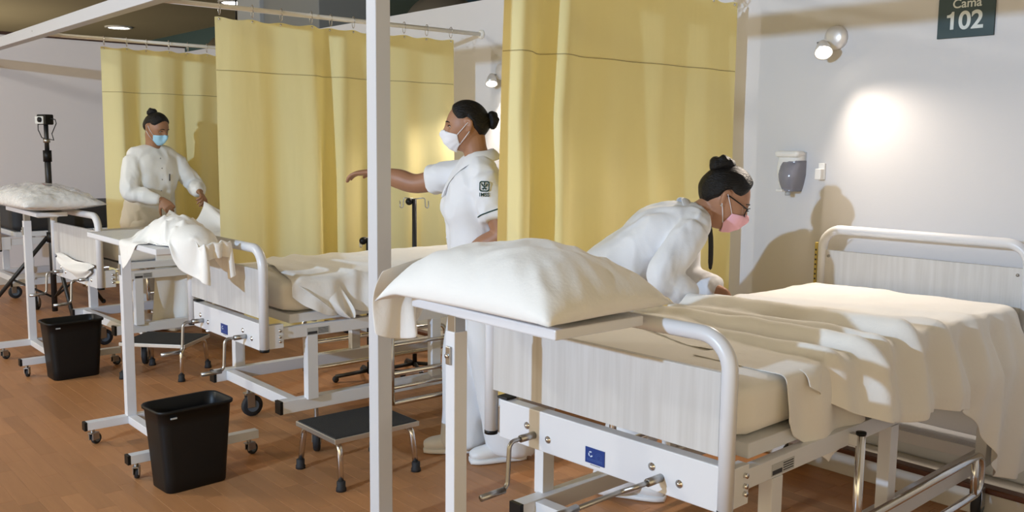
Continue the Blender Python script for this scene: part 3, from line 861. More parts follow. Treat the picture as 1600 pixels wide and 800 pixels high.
MB().box(-0.052, 0.048, -0.058, -0.046, 1.515, 1.575).build('camera_front', 'cam_silver', t, bevel=0.004)
MB().cyl((0.018, -0.072, 1.548), (0.018, -0.056, 1.548), 0.020, 16).build('lens', 'black_plastic', t, True)
MB().tube([(0.06, 0, 1.56), (0.12, 0, 1.55), (0.13, 0.0, 1.52), (0.07, 0.0, 1.44), (0.09, 0, 1.39), (0.02, 0, 1.40)], 0.004, 6).build('cable', 'black_rubber', t, True)
MB().tube([(-0.05, 0, 1.52), (-0.10, 0, 1.51), (-0.10, 0, 1.47), (-0.06, 0, 1.41), (-0.02, 0, 1.40)], 0.004, 6).build('cable', 'black_rubber', t, True)

# ------------------------------------------------------------------ infusion stands behind the middle bed
def iv_stand(label, loc, rot, h, armw):
    r = empty('infusion_stand', loc, R(rot)); tag(r, label, 'infusion stand')
    MB().cyl((0, 0, 0.04), (0, 0, h), 0.014, 12).build('pole', 'black_metal', r, True)
    MB().ball((-0.03, -0.012, h-0.015), 0.022, 10, 8).build('clamp_knob', 'black_plastic', r, True)
    for s in (-1, 1):
        MB().tube(arc_path([(0, 0, h), (s*armw*0.75, 0, h+0.008), (s*armw*0.78, 0, h-0.05), (s*armw, 0, h-0.055), (s*armw, 0, h-0.01)], 0.012, 4), 0.0035, 6).build('hook', 'steel', r, True)
    for k in range(4):
        a = R(90*k+20)
        MB().cyl((0, 0, 0.06), (0.2*math.cos(a), 0.2*math.sin(a), 0.035), 0.012, 8).build('base_arm', 'black_metal', r, True)
        MB().ball((0.2*math.cos(a), 0.2*math.sin(a), 0.02), 0.02, 10, 8).build('castor', 'black_rubber', r, True)
    return r
iv_stand('black infusion stand with wire hooks in front of the middle curtain', (-4.60, 3.18, 0), 49, 1.065, 0.085)
iv_stand('low infusion hook beside the tall white post, against the middle curtain', (-4.62, 2.87, 0), 49, 0.845, 0.05)
# ================================================================== PEOPLE
def crv(pts, n=8):
    """Catmull-Rom through rows of pts (any width)"""
    P = np.array(pts, float); out = []
    Q = np.vstack([2*P[0]-P[1], P, 2*P[-1]-P[-2]])
    for i in range(1, len(Q)-2):
        for k in range(n):
            t = k/n
            out.append(0.5*((2*Q[i]) + (-Q[i-1]+Q[i+1])*t + (2*Q[i-1]-5*Q[i]+4*Q[i+1]-Q[i+2])*t*t + (-Q[i-1]+3*Q[i]-3*Q[i+1]+Q[i+2])*t**3))
    out.append(P[-1]); return np.array(out)
def loft(mb, rows, ref=(0, 1, 0), n=6, seg=20, power=2.0):
    """rows: (x,y,z,ra,rb): ra across, rb along ref; closed, dome ends"""
    C = crv(rows, n); P = [Vector(c[:3]) for c in C]; N_ = len(P); v = []; f = []
    for i in range(N_):
        t = (P[min(i+1, N_-1)]-P[max(i-1, 0)]).normalized()
        rf = Vector(ref); b = (rf - t*rf.dot(t)).normalized(); a = b.cross(t)
        ra, rb = max(C[i][3], 1e-3), max(C[i][4], 1e-3)
        for k in range(seg):
            an = 2*PI*k/seg; c, s = math.cos(an), math.sin(an)
            c = math.copysign(abs(c)**(2/power), c); s = math.copysign(abs(s)**(2/power), s)
            v.append(P[i]+a*(ra*c)+b*(rb*s))
    for i in range(N_-1):
        for k in range(seg):
            k2 = (k+1) % seg
            f.append((i*seg+k, i*seg+k2, (i+1)*seg+k2, (i+1)*seg+k))
    k0 = len(v)
    t0 = (P[0]-P[1]).normalized(); t1 = (P[-1]-P[-2]).normalized()
    v.append(P[0]+t0*min(C[0][3], C[0][4])*0.35); v.append(P[-1]+t1*min(C[-1][3], C[-1][4])*0.35)
    for k in range(seg):
        k2 = (k+1) % seg
        f.append((k2, k, k0)); f.append(((N_-1)*seg+k, (N_-1)*seg+k2, k0+1))
    mb.add(v, f)
def remesh(mb, voxel, smooth_it=4, fac=0.5):
    me = bpy.data.meshes.new('tmp'); me.from_pydata(mb.v, [], mb.f); me.update()
    o = bpy.data.objects.new('tmp', me); COL.objects.link(o)
    md = o.modifiers.new('r', 'REMESH'); md.mode = 'VOXEL'; md.voxel_size = voxel; md.adaptivity = 0
    s = o.modifiers.new('s', 'SMOOTH'); s.factor = fac; s.iterations = smooth_it
    dg = bpy.context.evaluated_depsgraph_get(); ev = o.evaluated_get(dg)
    m2 = bpy.data.meshes.new_from_object(ev)
    n = len(m2.vertices); co = np.empty(n*3); m2.vertices.foreach_get('co', co)
    nr = np.empty(n*3); m2.vertices.foreach_get('normal', nr)
    bpy.data.objects.remove(o, do_unlink=True)
    return m2, co.reshape(-1, 3), nr.reshape(-1, 3)
def wrinkle(co, nr, amp, sc, seed, aniso=(1, 1, 1)):
    off = Vector((seed, seed*2.0, 0.3))
    for i in range(len(co)):
        p = Vector((co[i][0]*sc*aniso[0], co[i][1]*sc*aniso[1], co[i][2]*sc*aniso[2]))+off
        wp = p+Vector((noise.noise(p*0.7), noise.noise(p*0.7+Vector((3, 1, 4))), noise.noise(p*0.7+Vector((7, 2, 1)))))*0.9
        a = 1-abs(noise.noise(wp))*2.6
        c = 1-abs(noise.noise(wp*1.9+Vector((5, 1, 2))))*2.6
        m = 0.5+0.8*noise.noise(p*0.45+Vector((9, 9, 9)))
        co[i] += nr[i]*(amp*(max(a, -0.6)*0.8 + max(c, -0.6)*0.45*max(0, m)))
def fin(name, me, co, m, parent):
    me.vertices.foreach_set('co', co.reshape(-1)); me.update()
    me.materials.clear(); me.materials.append(MATS[m])
    me.polygons.foreach_set('use_smooth', [True]*len(me.polygons))
    me.name = name
    o = bpy.data.objects.new(name, me); COL.objects.link(o); o.parent = parent
    return o

def gau(x, s): return np.exp(-(x/s)**2)
def head_surface(d):
    """d: (n,3) unit directions in head frame (x right, y forward, z up) -> points (metres)"""
    d = np.asarray(d, float)
    x, y, z = d[:, 0], d[:, 1], d[:, 2]
    px, py, pz = x*0.073, y*0.092, z*0.100
    up = z > 0
    pz = np.where(up, z*0.104, z*0.118)
    low = np.clip(-z, 0, 1)
    front = np.clip(y, 0, 1)
    # jaw: narrow towards the chin, chin forward; skull back rounded and raised under
    px = px*(1-0.28*low**1.3)
    py = py + 0.016*low**1.5*front
    back = np.clip(-y, 0, 1)
    py = np.where(y < 0, y*0.098*(1-0.45*low**1.4), py)
    pz = np.where((~up) & (y < 0), pz*(1-0.35*back), pz)
    # face features
    fr = (y > 0)
    nose = gau(x, 0.17)*gau(z+0.26, 0.20)*fr
    bridge = gau(x, 0.14)*gau(z+0.02, 0.22)*fr
    py = py + 0.022*nose + 0.006*bridge
    px = px*(1+0.0*nose)
    eye = (gau(np.abs(x)-0.40, 0.20)*gau(z-0.0, 0.14))*fr
    py = py - 0.011*eye
    brow = gau(np.abs(x)-0.36, 0.26)*gau(z-0.20, 0.10)*fr
    py = py + 0.005*brow
    cheek = gau(np.abs(x)-0.55, 0.22)*gau(z+0.25, 0.22)*fr
    py = py + 0.005*cheek; px = px + np.sign(x)*0.003*cheek
    lips = gau(x, 0.28)*gau(z+0.56, 0.09)*fr
    py = py + 0.007*lips
    chin = gau(x, 0.26)*gau(z+0.86, 0.16)*fr
    py = py + 0.006*chin
    return np.stack([px, py, pz], 1)
def sph(nu, nv, u0=0, u1=2*PI, v0=-PI/2, v1=PI/2):
    U, V_ = np.meshgrid(np.linspace(u0, u1, nu), np.linspace(v0, v1, nv), indexing='ij')
    return np.stack([np.sin(U)*np.cos(V_), np.cos(U)*np.cos(V_), np.sin(V_)], -1).reshape(-1, 3)

def ik(a, b, l1, l2, pole):
    a, b, pole = Vector(a), Vector(b), Vector(pole)
    d = b-a; L = d.length
    if L > (l1+l2)*0.999: b = a+d*((l1+l2)*0.999/L); d = b-a; L = d.length
    x = (l1*l1-l2*l2+L*L)/(2*L); h = math.sqrt(max(l1*l1-x*x, 0))
    dn = d/L; p = (pole-dn*pole.dot(dn)).normalized()
    return a+dn*x+p*h, b
def hand(mb, wrist, direc, palm_n, side, curl=0.35, spread=0.10, thumb=0.6):
    """palm_n: direction the palm faces; side +1 thumb on +u"""
    d = Vector(direc).normalized(); n = Vector(palm_n); n = (n-d*n.dot(d)).normalized(); u = d.cross(n)*side
    w_ = Vector(wrist)
    rows = []
    for t, hw, th in ((-0.01, 0.022, 0.017), (0.02, 0.030, 0.015), (0.05, 0.038, 0.014), (0.078, 0.040, 0.012)):
        p = w_+d*t; rows.append((p.x, p.y, p.z, hw, th))
    loft(mb, rows, ref=n, n=4, seg=16)
    for k, (off, ln) in enumerate(((0.031, 0.066), (0.0105, 0.076), (-0.0105, 0.071), (-0.031, 0.055))):
        p = w_+d*0.074+u*off; dd = (d+u*(off*spread*14)).normalized(); rows = [(p.x, p.y, p.z, 0.0088, 0.0088)]
        ang = curl*(0.8+0.12*k)
        for s, (fr, rr) in enumerate(((0.45, 0.0085), (0.32, 0.0078), (0.23, 0.0066))):
            ax = dd.cross(n).normalized()
            dd = (Matrix.Rotation(ang, 3, ax) @ dd)
            p = p+dd*(ln*fr); rows.append((p.x, p.y, p.z, rr, rr))
        loft(mb, rows, ref=n, n=4, seg=10)
    p = w_+d*0.022+u*0.026; dd = (d*0.62+u*0.65+n*0.35*thumb).normalized(); rows = [(p.x, p.y, p.z, 0.0125, 0.0125)]
    for s, (ln, rr) in enumerate(((0.034, 0.0105), (0.028, 0.0092), (0.020, 0.0078))):
        p = p+dd*ln; rows.append((p.x, p.y, p.z, rr, rr)); dd = (dd+d*0.30+n*0.12).normalized()
    loft(mb, rows, ref=n, n=4, seg=10)

def person(label, loc, yaw, J, skin, maskm, uni, sleeve=0.5, opts=None):
    """J: joint positions in the person's frame (x right, y forward, z up)"""
    opts = opts or {}
    root = empty('person', loc, yaw); tag(root, label, 'person')
    V3 = lambda k: Vector(J[k])
    hip, waist, chest, nb = V3('hip'), V3('waist'), V3('chest'), V3('neck')
    HR = opts['head_rot']; HC = V3('head')          # head rotation matrix 3x3, centre
    hm = lambda p: HC + HR @ Vector(p)
    HS = opts.get('hs', 1.0)
    fwd_t = Vector(opts.get('chest_fwd', (0, 1, 0)))
    sk = MB()
    # head
    nu, nv = 72, 48
    D = sph(nu+1, nv)[:-nv] if False else sph(nu, nv, 0, 2*PI*(1-1/nu))
    S = head_surface(D)*HS
    sk.add([hm(p) for p in S], grid_faces(nu, nv)+[((nu-1)*nv+j, (nu-1)*nv+j+1, j+1, j) for j in range(nv-1)])
    # ears
    for s in (-1, 1):
        rows = [hm(Vector(q)*HS) for q in ((s*0.070, -0.006, -0.030), (s*0.077, -0.014, -0.012), (s*0.081, -0.020, 0.010), (s*0.077, -0.010, 0.024), (s*0.070, 0.0, 0.016))]
        loft(sk, [(*q, 0.0065, 0.0085) for q in rows], ref=HR @ Vector((0, 1, 0)), n=4, seg=10)
        q = hm(Vector((s*0.073, -0.010, -0.002))*HS); sk.ball(q, 0.011, 8, 6)
    # neck
    a = nb - (chest-nb).normalized()*-0.03
    q1 = hm((0, -0.022, -0.05)); q2 = hm((0, -0.012, -0.015)); mid = (nb+q1)/2
    loft(sk, [(*(nb+(chest-nb)*0.35), 0.075, 0.06), (*nb, 0.056, 0.054), (*mid, 0.050, 0.052), (*q1, 0.050, 0.054), (*q2, 0.05, 0.05)], ref=fwd_t, n=5)
    # torso core
    loft(sk, [(*hip, 0.125, 0.085), (*waist, 0.105, 0.075), (*chest, 0.12, 0.085), (*(chest+(nb-chest)*0.7), 0.10, 0.06), (*nb, 0.05, 0.05)], ref=fwd_t, n=5)
    cl = MB()   # jacket
    tw = opts.get('girth', 1.0)
    hem = hip+(hip-waist).normalized()*opts.get('hem', 0.10)
    cl_rows = [(*hem, 0.172*tw, 0.125*tw), (*hip, 0.168*tw, 0.122*tw), (*waist, 0.148*tw, 0.112*tw), (*(waist+(chest-waist)*0.6), 0.158*tw, 0.118*tw), (*chest, 0.165*tw, 0.118*tw),
               (*(chest+(nb-chest)*0.55), 0.150*tw, 0.095*tw), (*(chest+(nb-chest)*0.85), 0.095, 0.072)]
    loft(cl, cl_rows, ref=fwd_t, n=6, seg=28, power=2.3)
    # bust
    upv = (nb-chest).normalized(); rtv = fwd_t.cross(upv)
    for s in (-1, 1):
        c_ = chest+fwd_t*0.050*tw+rtv*(0.060*s)-upv*0.040
        cl.ball(c_, (0.078*tw, 0.078*tw, 0.085*tw), 14, 10)
    sl, sr = V3('shl'), V3('shr')
    loft(cl, [(*sl, 0.052, 0.052), (*(sl*0.6+nb*0.4+upv*-0.012), 0.066, 0.066), (*(nb-upv*0.045), 0.07, 0.07), (*(sr*0.6+nb*0.4+upv*-0.012), 0.066, 0.066), (*sr, 0.052, 0.052)], ref=fwd_t, n=5)
    for sd in ('l', 'r'):
        sh, el, wr = V3('sh'+sd), V3('el'+sd), V3('wr'+sd)
        ref = J.get('ref'+sd, (0, 0, 1))
        ak = opts.get('arm', 1.0)
        loft(sk, [(*sh, 0.05, 0.05), (*(sh*0.5+el*0.5), 0.043*ak, 0.044*ak), (*el, 0.037*ak, 0.038*ak), (*(el*0.6+wr*0.4), 0.038*ak, 0.039*ak), (*(el*0.15+wr*0.85), 0.026*ak, 0.024*ak), (*wr, 0.025, 0.019)], ref=ref, n=5, seg=18)
        hd = J.get('hd'+sd, (wr-el)); pn = J.get('pn'+sd, (0, 0, -1))
        hand(sk, wr, hd, pn, 1 if sd == 'l' else -1, J.get('curl'+sd, 0.4), thumb=J.get('th'+sd, 0.6))
        sv = opts.get('sleeve_'+sd, sleeve)       # in forearm/upper-arm units: <1 ends above the elbow
        if sv <= 1:
            e = sh+(el-sh)*sv
            rows = [(*sh, 0.056, 0.056), (*(sh+(e-sh)*0.5), 0.066, 0.066), (*(sh+(e-sh)*0.92), 0.064, 0.068), (*e, 0.066, 0.070)]
        else:
            e = el+(wr-el)*(sv-1)
            rows = [(*sh, 0.057, 0.057), (*(sh*0.7+el*0.3), 0.064, 0.064), (*(sh*0.4+el*0.6), 0.063, 0.063), (*el, 0.058, 0.058), (*(el*0.5+e*0.5), 0.053, 0.053), (*e, opts.get('cuff', 0.044), opts.get('cuff', 0.044))]
        loft(cl, rows, ref=ref, n=6, seg=20)
    # legs
    tr = MB()
    loft(tr, [(*(hip+upv*0.08*0 + Vector((0, 0, 0.06))), 0.14*tw, 0.105*tw), (*hip, 0.158*tw, 0.115*tw), (*(hip+Vector((0, 0, -0.09))), 0.160*tw, 0.115*tw)], ref=(0, 1, 0), n=4, seg=24)
    for sd in ('l', 'r'):
        hp, kn, an = V3('hp'+sd), V3('kn'+sd), V3('an'+sd)
        ft = Vector(J['ft'+sd]).normalized()
        loft(sk, [(*hp, 0.075, 0.08), (*(hp*0.5+kn*0.5), 0.068, 0.07), (*kn, 0.050, 0.053), (*(kn*0.6+an*0.4), 0.048, 0.053), (*an, 0.032, 0.034), (*(an+Vector((0, 0, -0.03))), 0.03, 0.03)], ref=(0, 1, 0), n=4, seg=16)
        loft(tr, [(*hp, 0.088*tw, 0.100*tw), (*(hp*0.5+kn*0.5), 0.088, 0.092), (*kn, 0.086, 0.094), (*(kn*0.4+an*0.6), 0.088, 0.098), (*(an+Vector((0, 0, 0.0))), 0.094, 0.108), (*(an+Vector((0, 0, -0.032))), 0.095, 0.110)], ref=(0, 1, 0), n=5, seg=20)
        sm = MB(); g = an.copy(); g.z = 0
        rows = []
        for t, hw, hh in ((-0.070, 0.022, 0.030), (-0.045, 0.034, 0.048), (0.0, 0.036, 0.056), (0.05, 0.040, 0.044), (0.10, 0.046, 0.034), (0.15, 0.044, 0.028), (0.180, 0.028, 0.020)):
            p = g+ft*t; rows.append((p.x, p.y, 0.012+hh, hw, hh))
        loft(sm, rows, ref=(0, 0, 1), n=4, seg=18)
        me, co, nr = remesh(sm, 0.006, 3); co[:, 2] = np.maximum(co[:, 2], 0.012)
        sh_ = fin('shoe', me, co, 'shoe_white', root)
        so = MB(); rows = []
        for t, hw in ((-0.072, 0.024), (-0.045, 0.037), (0.0, 0.039), (0.05, 0.043), (0.10, 0.049), (0.15, 0.047), (0.183, 0.030)):
            p = g+ft*t; rows.append((p.x, p.y, 0.0125, hw, 0.0125))
        loft(so, rows, ref=(0, 0, 1), n=4, seg=16, power=3.5); so.build('sole', 'shoe_white', sh_, True)
        p = an+Vector((0, 0, -0.03)); loft(sk, [(*p, 0.03, 0.03), (*(Vector((p.x, p.y, 0.03))+ft*0.05), 0.028, 0.02), (*(Vector((p.x, p.y, 0.022))+ft*0.12), 0.03, 0.015)], ref=(0, 0, 1), n=3, seg=12)
    me, co, nr = remesh(sk, 0.0048, 2, 0.4)
    body = fin('body', me, co, skin, root)
    me, co, nr = remesh(cl, 0.008, 22)
    wrinkle(co, nr, opts.get('wr', 0.0085), 9, opts.get('seed', 1), (1, 1, 0.55))
    jk = fin('tunic', me, co, uni, root)
    me, co, nr = remesh(tr, 0.012, 6)
    wrinkle(co, nr, 0.006, 7, opts.get('seed', 1)+9, (1, 1, 0.35))
    fin('trousers', me, co, uni, root)
    # hair cap: shell over the skull behind the hairline
    nu, nv = 90, 60
    D = sph(nu, nv, 0, 2*PI*(1-1/nu), -PI*0.40, PI/2)
    S = head_surface(D)*HS
    az = np.arctan2(D[:, 0], D[:, 1])   # 0 = front
    el_ = np.arcsin(np.clip(D[:, 2], -1, 1))
    aa = np.abs(az)/PI
    line = np.interp(aa, [0, 0.14, 0.26, 0.36, 0.44, 0.52, 0.60, 0.75, 1.0], [0.74, 0.68, 0.46, 0.22, 0.20, 0.26, -0.20, -0.62, -0.80])
    h = el_-line
    th = np.clip(h/0.30, 0, 1); th = th*th*(3-2*th)
    nrm = S/np.linalg.norm(S, axis=1, keepdims=True)
    strands = np.array([noise.noise(Vector((p[0]*70, p[1]*10, p[2]*25))) for p in S])
    off = -0.004 + th*(0.0145+opts.get('hairvol', 0.0)*np.clip(D[:, 2], 0, 1)) + 0.0018*strands*th
    S2 = S + nrm*off[:, None]
    F = grid_faces(nu, nv)+[((nu-1)*nv+j, (nu-1)*nv+j+1, j+1, j) for j in range(nv-1)]
    keep = h > -0.03
    F = [f for f in F if all(keep[i] for i in f)]
    used = sorted({i for f in F for i in f}); mp = {i: k for k, i in enumerate(used)}
    hr = mesh_obj('hair', [hm(S2[i]) for i in used], [tuple(mp[i] for i in f) for f in F], 'hair', root, True)
    # bun
    bc = opts['bun']; br = opts.get('bunr', 0.036)
    bm_ = MB(); ax = Vector(bc).normalized()
    rs = random.Random(opts.get('seed', 1))
    e1 = ax.orthogonal().normalized(); e2 = ax.cross(e1)
    pts = []
    for k in range(25):
        a = 2*PI*k/24*2; rr = br*(0.72-0.30*k/24)
        pts.append(hm(Vector(bc)+e1*(rr*math.cos(a))+e2*(rr*math.sin(a))+ax*(br*0.5*k/24)))
    bm_.tube(pts, [br*(0.50+0.10*math.sin(k*1.7)) for k in range(25)], 10)
    bm_.ball(hm(Vector(bc)*0.99), br*0.75, 12, 8)
    for k in range(5):
        a = rs.uniform(0, 2*PI); bm_.ball(hm(Vector(bc)+e1*br*0.7*math.cos(a)+e2*br*0.7*math.sin(a)), br*rs.uniform(0.35, 0.5), 10, 8)
    me, co, nr = remesh(bm_, 0.004, 2)
    fin('hair_bun', me, co, 'hair', hr)
    # eyes, brows
    for s in (-1, 1):
        d0 = np.array([[s*0.40, math.sqrt(1-0.16-0.0), 0.0]]); p = head_surface(d0)[0]*HS
        ey = MB().ball((0, 0, 0), 0.0115, 12, 10); o = ey.build('eye', 'eye_white', root, True); o.location = hm((p[0]*0.98, p[1]-0.0085, p[2]))
        o.rotation_euler = HR.to_euler()
        MB().ball((0, 0.0058, -0.002), 0.0063, 10, 8).build('iris', 'eye_dark', o, True)
        lid = []; brw = []
        for k in range(7):
            t = -1+2*k/6
            q = head_surface(np.array([np.array([s*(0.40+0.17*t), 0.88, 0.055-0.045*t*t-0.01*t])/np.linalg.norm([0.40+0.17*t, 0.88, 0.05])]))[0]*HS
            lid.append(hm(q+np.array([0, 0.0015, 0])))
            q = head_surface(np.array([np.array([s*(0.38+0.24*t), 0.85, 0.215-0.04*t*t])/np.linalg.norm([0.38+0.24*t, 0.85, 0.2])]))[0]*HS
            brw.append(hm(q+np.array([0, 0.001, 0])))
        MB().tube(lid, [0.001, 0.002, 0.0024, 0.0024, 0.0024, 0.002, 0.001], 6).build('eyelashes', 'hair', root, True)
        MB().tube(brw, [0.001, 0.0022, 0.003, 0.003, 0.0028, 0.002, 0.001], 6).build('eyebrow', 'hair', root, True)
    # face mask
    nu, nv = 34, 22; U0 = R(62); V = []
    for i in range(nu):
        u = -U0+2*U0*i/(nu-1); k = abs(u)/U0
        top = R(-9)-R(9)*k**2 + (R(3) if k < 0.2 else 0); bot = R(-68)+R(26)*k**1.6
        for j in range(nv):
            e = bot+(top-bot)*j/(nv-1)
            dd = np.array([[math.sin(u)*math.cos(e), math.cos(u)*math.cos(e), math.sin(e)]])
            p = head_surface(dd)[0]
            t = j/(nv-1)
            bulge = 0.013*math.sin(PI*min(max(t, 0.02), 0.98))*(1-k**2)
            pleat = 0.0012*math.sin(t*PI*7)*(1-k**3)
            V.append(hm(p*HS*(1.0+ (0.0035+bulge+pleat)/0.1)))
    mk = mesh_obj('face_mask', V, grid_faces(nu, nv), maskm, root, True, solid=0.0016)
    for s, i in ((-1, 0), (1, nu-1)):
        for j, ez in ((0, -0.026), (nv-1, 0.016)):
            p = Vector(V[i*nv+j]); q = hm((s*0.079*HS, -0.010, ez)); m_ = (p+q)/2+(HR @ Vector((s*0.006, 0, 0)))
            MB().tube([p, m_, q], 0.0016, 6).build('ear_loop', 'mask_white', mk, True)
    return root, body, jk, hm

def collar(root, J, fwd, nb, m, drop=0.15, r0=0.062, wide=0.05, thick=0.003, openw=0.03, rise=0.048):
    """turned-down collar with lapels"""
    up = (Vector(J['neck'])-Vector(J['chest'])).normalized(); fw = Vector(fwd); fw = (fw-up*fw.dot(up)).normalized(); rt = fw.cross(up)
    nb = Vector(nb)
    for s in (-1, 1):
        V = []; n = 22
        for i in range(n):
            t = i/(n-1); a = PI*(1-t*0.97)        # from back (pi) to front
            rad = r0*(1+0.12*math.sin(PI*t))
            zz = rise-0.030*t-drop*max(0, (t-0.55)/0.45)**1.5
            ff = 0.050*max(0, (t-0.5)/0.5)
            p = nb+rt*(s*rad*math.sin(a)+s*openw*max(0, t-0.6))+fw*(rad*math.cos(a)+ff)+up*zz
            wd = wide*(0.75+0.45*math.sin(PI*min(1, t*1.1)))
            o = (rt*s*math.sin(a)*0.85+fw*math.cos(a)*0.45).normalized()
            V.append(p); V.append(p+o*wd*0.55-up*wd*0.30); V.append(p+o*wd*0.95-up*wd*0.85+fw*0.004*t)
        mesh_obj('collar', V, grid_faces(n, 3), m, root, True, solid=thick, sub=1)
from mathutils.bvhtree import BVHTree
def bvh_of(o):
    me = o.data
    return BVHTree.FromPolygons([v.co.copy() for v in me.vertices], [tuple(p.vertices) for p in me.polygons])
def face_yaw(fx, fy): return math.atan2(-fx, fy)
def hrot(yaw_deg, pitch_deg, roll_deg=0):
    return (Matrix.Rotation(R(yaw_deg), 3, 'Z') @ Matrix.Rotation(R(-pitch_deg), 3, 'X') @ Matrix.Rotation(R(roll_deg), 3, 'Y'))
def dot_on(bv, org, dr, name, m, parent, rad=0.006):
    h, n, i, d = bv.ray_cast(Vector(org), Vector(dr).normalized())
    if h is None: return
    MB().lathe([(0.0, 0.002), (rad, 0.0015), (rad, -0.001)], h, n, 12).build(name, m, parent, True)

# ---------------------------------------------------------------- standing nurse in the middle, arm stretched out
yw = face_yaw(-0.55, -0.835)
shr = Vector((0.165, 0.02, 1.272)); wr_t = shr+Vector((0.42, 0.90, -0.02)).normalized()*0.485
elr, wrr = ik(shr, wr_t, 0.262, 0.235, (0, 0, -1))
JM = dict(hip=(0, -0.02, 0.86), waist=(0, -0.005, 1.00), chest=(0, 0.005, 1.16), neck=(0, 0.0, 1.335), head=(0, 0.045, 1.475),
          shl=(-0.168, -0.01, 1.262), shr=shr, ell=(-0.215, -0.085, 1.03), wrl=(-0.155, 0.10, 0.885), elr=elr, wrr=wrr,
          hdr=(0.42, 0.90, -0.10), pnr=(0.0, 0.0, -1), curlr=0.32, hdl=(0.1, 0.6, -0.8), pnl=(0.9, 0, -0.3), refr=(0, 0, 1), refl=(0, 1, 0),
          hpl=(-0.085, -0.03, 0.82), hpr=(0.085, 0.0, 0.82), knl=(-0.075, -0.06, 0.46), knr=(0.075, 0.05, 0.46),
          anl=(-0.065, -0.15, 0.075), anr=(0.065, 0.045, 0.075), ftl=(-0.15, 1, 0), ftr=(0.1, 1, 0))
pM, bM, jM, hmM = person('nurse in a short-sleeved white tunic and white mask reaching out an arm', (-3.17, 2.52, 0), yw, JM, 'skin_a', 'mask_white', 'uniform', 0.74,
    dict(head_rot=hrot(-4, 4), bun=(0, -0.108, 0.018), bunr=0.034, seed=3, arm=1.18, girth=1.15, hem=0.06, hs=0.96))
collar(pM, JM, (0, 1, 0), (0, 0.0, 1.335), 'uniform', drop=0.17, r0=0.064)
bv = bvh_of(jM)
# dark green piping round the short sleeve
sh, el = Vector(JM['shl']), Vector(JM['ell']); ax = (el-sh).normalized(); e1 = ax.orthogonal().normalized(); e2 = ax.cross(e1)
c0 = sh+(el-sh)*0.62; pts = []
for k in range(29):
    a = 2*PI*k/28; d = e1*math.cos(a)+e2*math.sin(a)
    h, n, i, ds = bv.ray_cast(c0+d*0.20, -d)
    if h is not None and 0.11 < ds < 0.19: pts.append(h+n*0.0012)
if len(pts) > 4: MB().tube(pts, 0.0028, 6).build('sleeve_piping', 'trim_green', jM, True)
# sleeve emblem
Mi = (Matrix.Translation((-3.17, 2.52, 0)) @ Matrix.Rotation(yw, 4, 'Z')).inverted()
def cam_ray(px, py):
    cm = SC.camera.matrix_world
    d = cm.to_3x3() @ Vector(((px-800)/1450.0, -(py-400)/1450.0, -1))
    return cm.translation.copy(), d.normalized()
o_, d_ = Mi @ Vector((0, 0, CAM_H)), None
tgt = sh+(el-sh)*0.16+Vector((-0.07, 0.012, 0))
h, n, i, ds = bv.ray_cast(tgt+Vector((-0.15, 0, 0)), Vector((1, 0, 0)))
if h is not None:
    zx = Vector((0, 0, 1)); zx = (zx-n*zx.dot(n)).normalized(); xx = zx.cross(n).normalized()
    E4 = Matrix((( *xx, 0), (*zx, 0), (*n, 0), (0, 0, 0, 1))).transposed(); E4.translation = h+n*0.0030
    em = MB()
    s = 0.021
    def quad(m, pts, z=0.0): m.add([(x*s, y*s, z) for x, y in pts], [tuple(range(len(pts)))])
    # rounded square outline built of strips
    ringo = [(math.copysign(min(1, abs(1.25*math.cos(R(a)))), math.cos(R(a))), math.copysign(min(1.05, abs(1.28*math.sin(R(a)))), math.sin(R(a)))) for a in range(0, 360, 12)]
    k_ = len(ringo)
    for q in range(k_):
        a, b = ringo[q], ringo[(q+1) % k_]
        quad(em, [a, b, (b[0]*0.78, b[1]*0.78), (a[0]*0.78, a[1]*0.78)])
    quad(em, [(-0.1, 0.85), (0.15, 0.85), (0.1, 0.2), (-0.15, 0.2)]); quad(em, [(-0.75, 0.55), (-0.45, 0.6), (-0.15, 0.05), (-0.3, -0.1)])
    quad(em, [(0.45, 0.6), (0.72, 0.5), (0.35, -0.1), (0.15, 0.05)]); quad(em, [(-0.5, -0.35), (0.0, -0.2), (0.5, -0.4), (0.3, -0.7), (0.0, -0.45), (-0.3, -0.75)])
    quad(em, [(-0.3, 0.12), (0.3, 0.12), (0.18, -0.18), (-0.18, -0.18)])
    eo = em.build('sleeve_emblem', 'trim_green', jM, solid=0.0008); eo.matrix_local = E4
    eo['label'] = 'dark green square emblem with letters on the sleeve'
    text_obj('IMSS', 0.022, 'trim_green', jM, E4 @ Matrix.Translation((0, -0.042, 0)), 'sleeve_lettering', 0.0004, 0.0004)
for zz in (1.20, 1.13, 1.06, 0.99): dot_on(bv, (-0.004, 0.4, zz), (0, -1, 0), 'button', 'mask_white', jM)

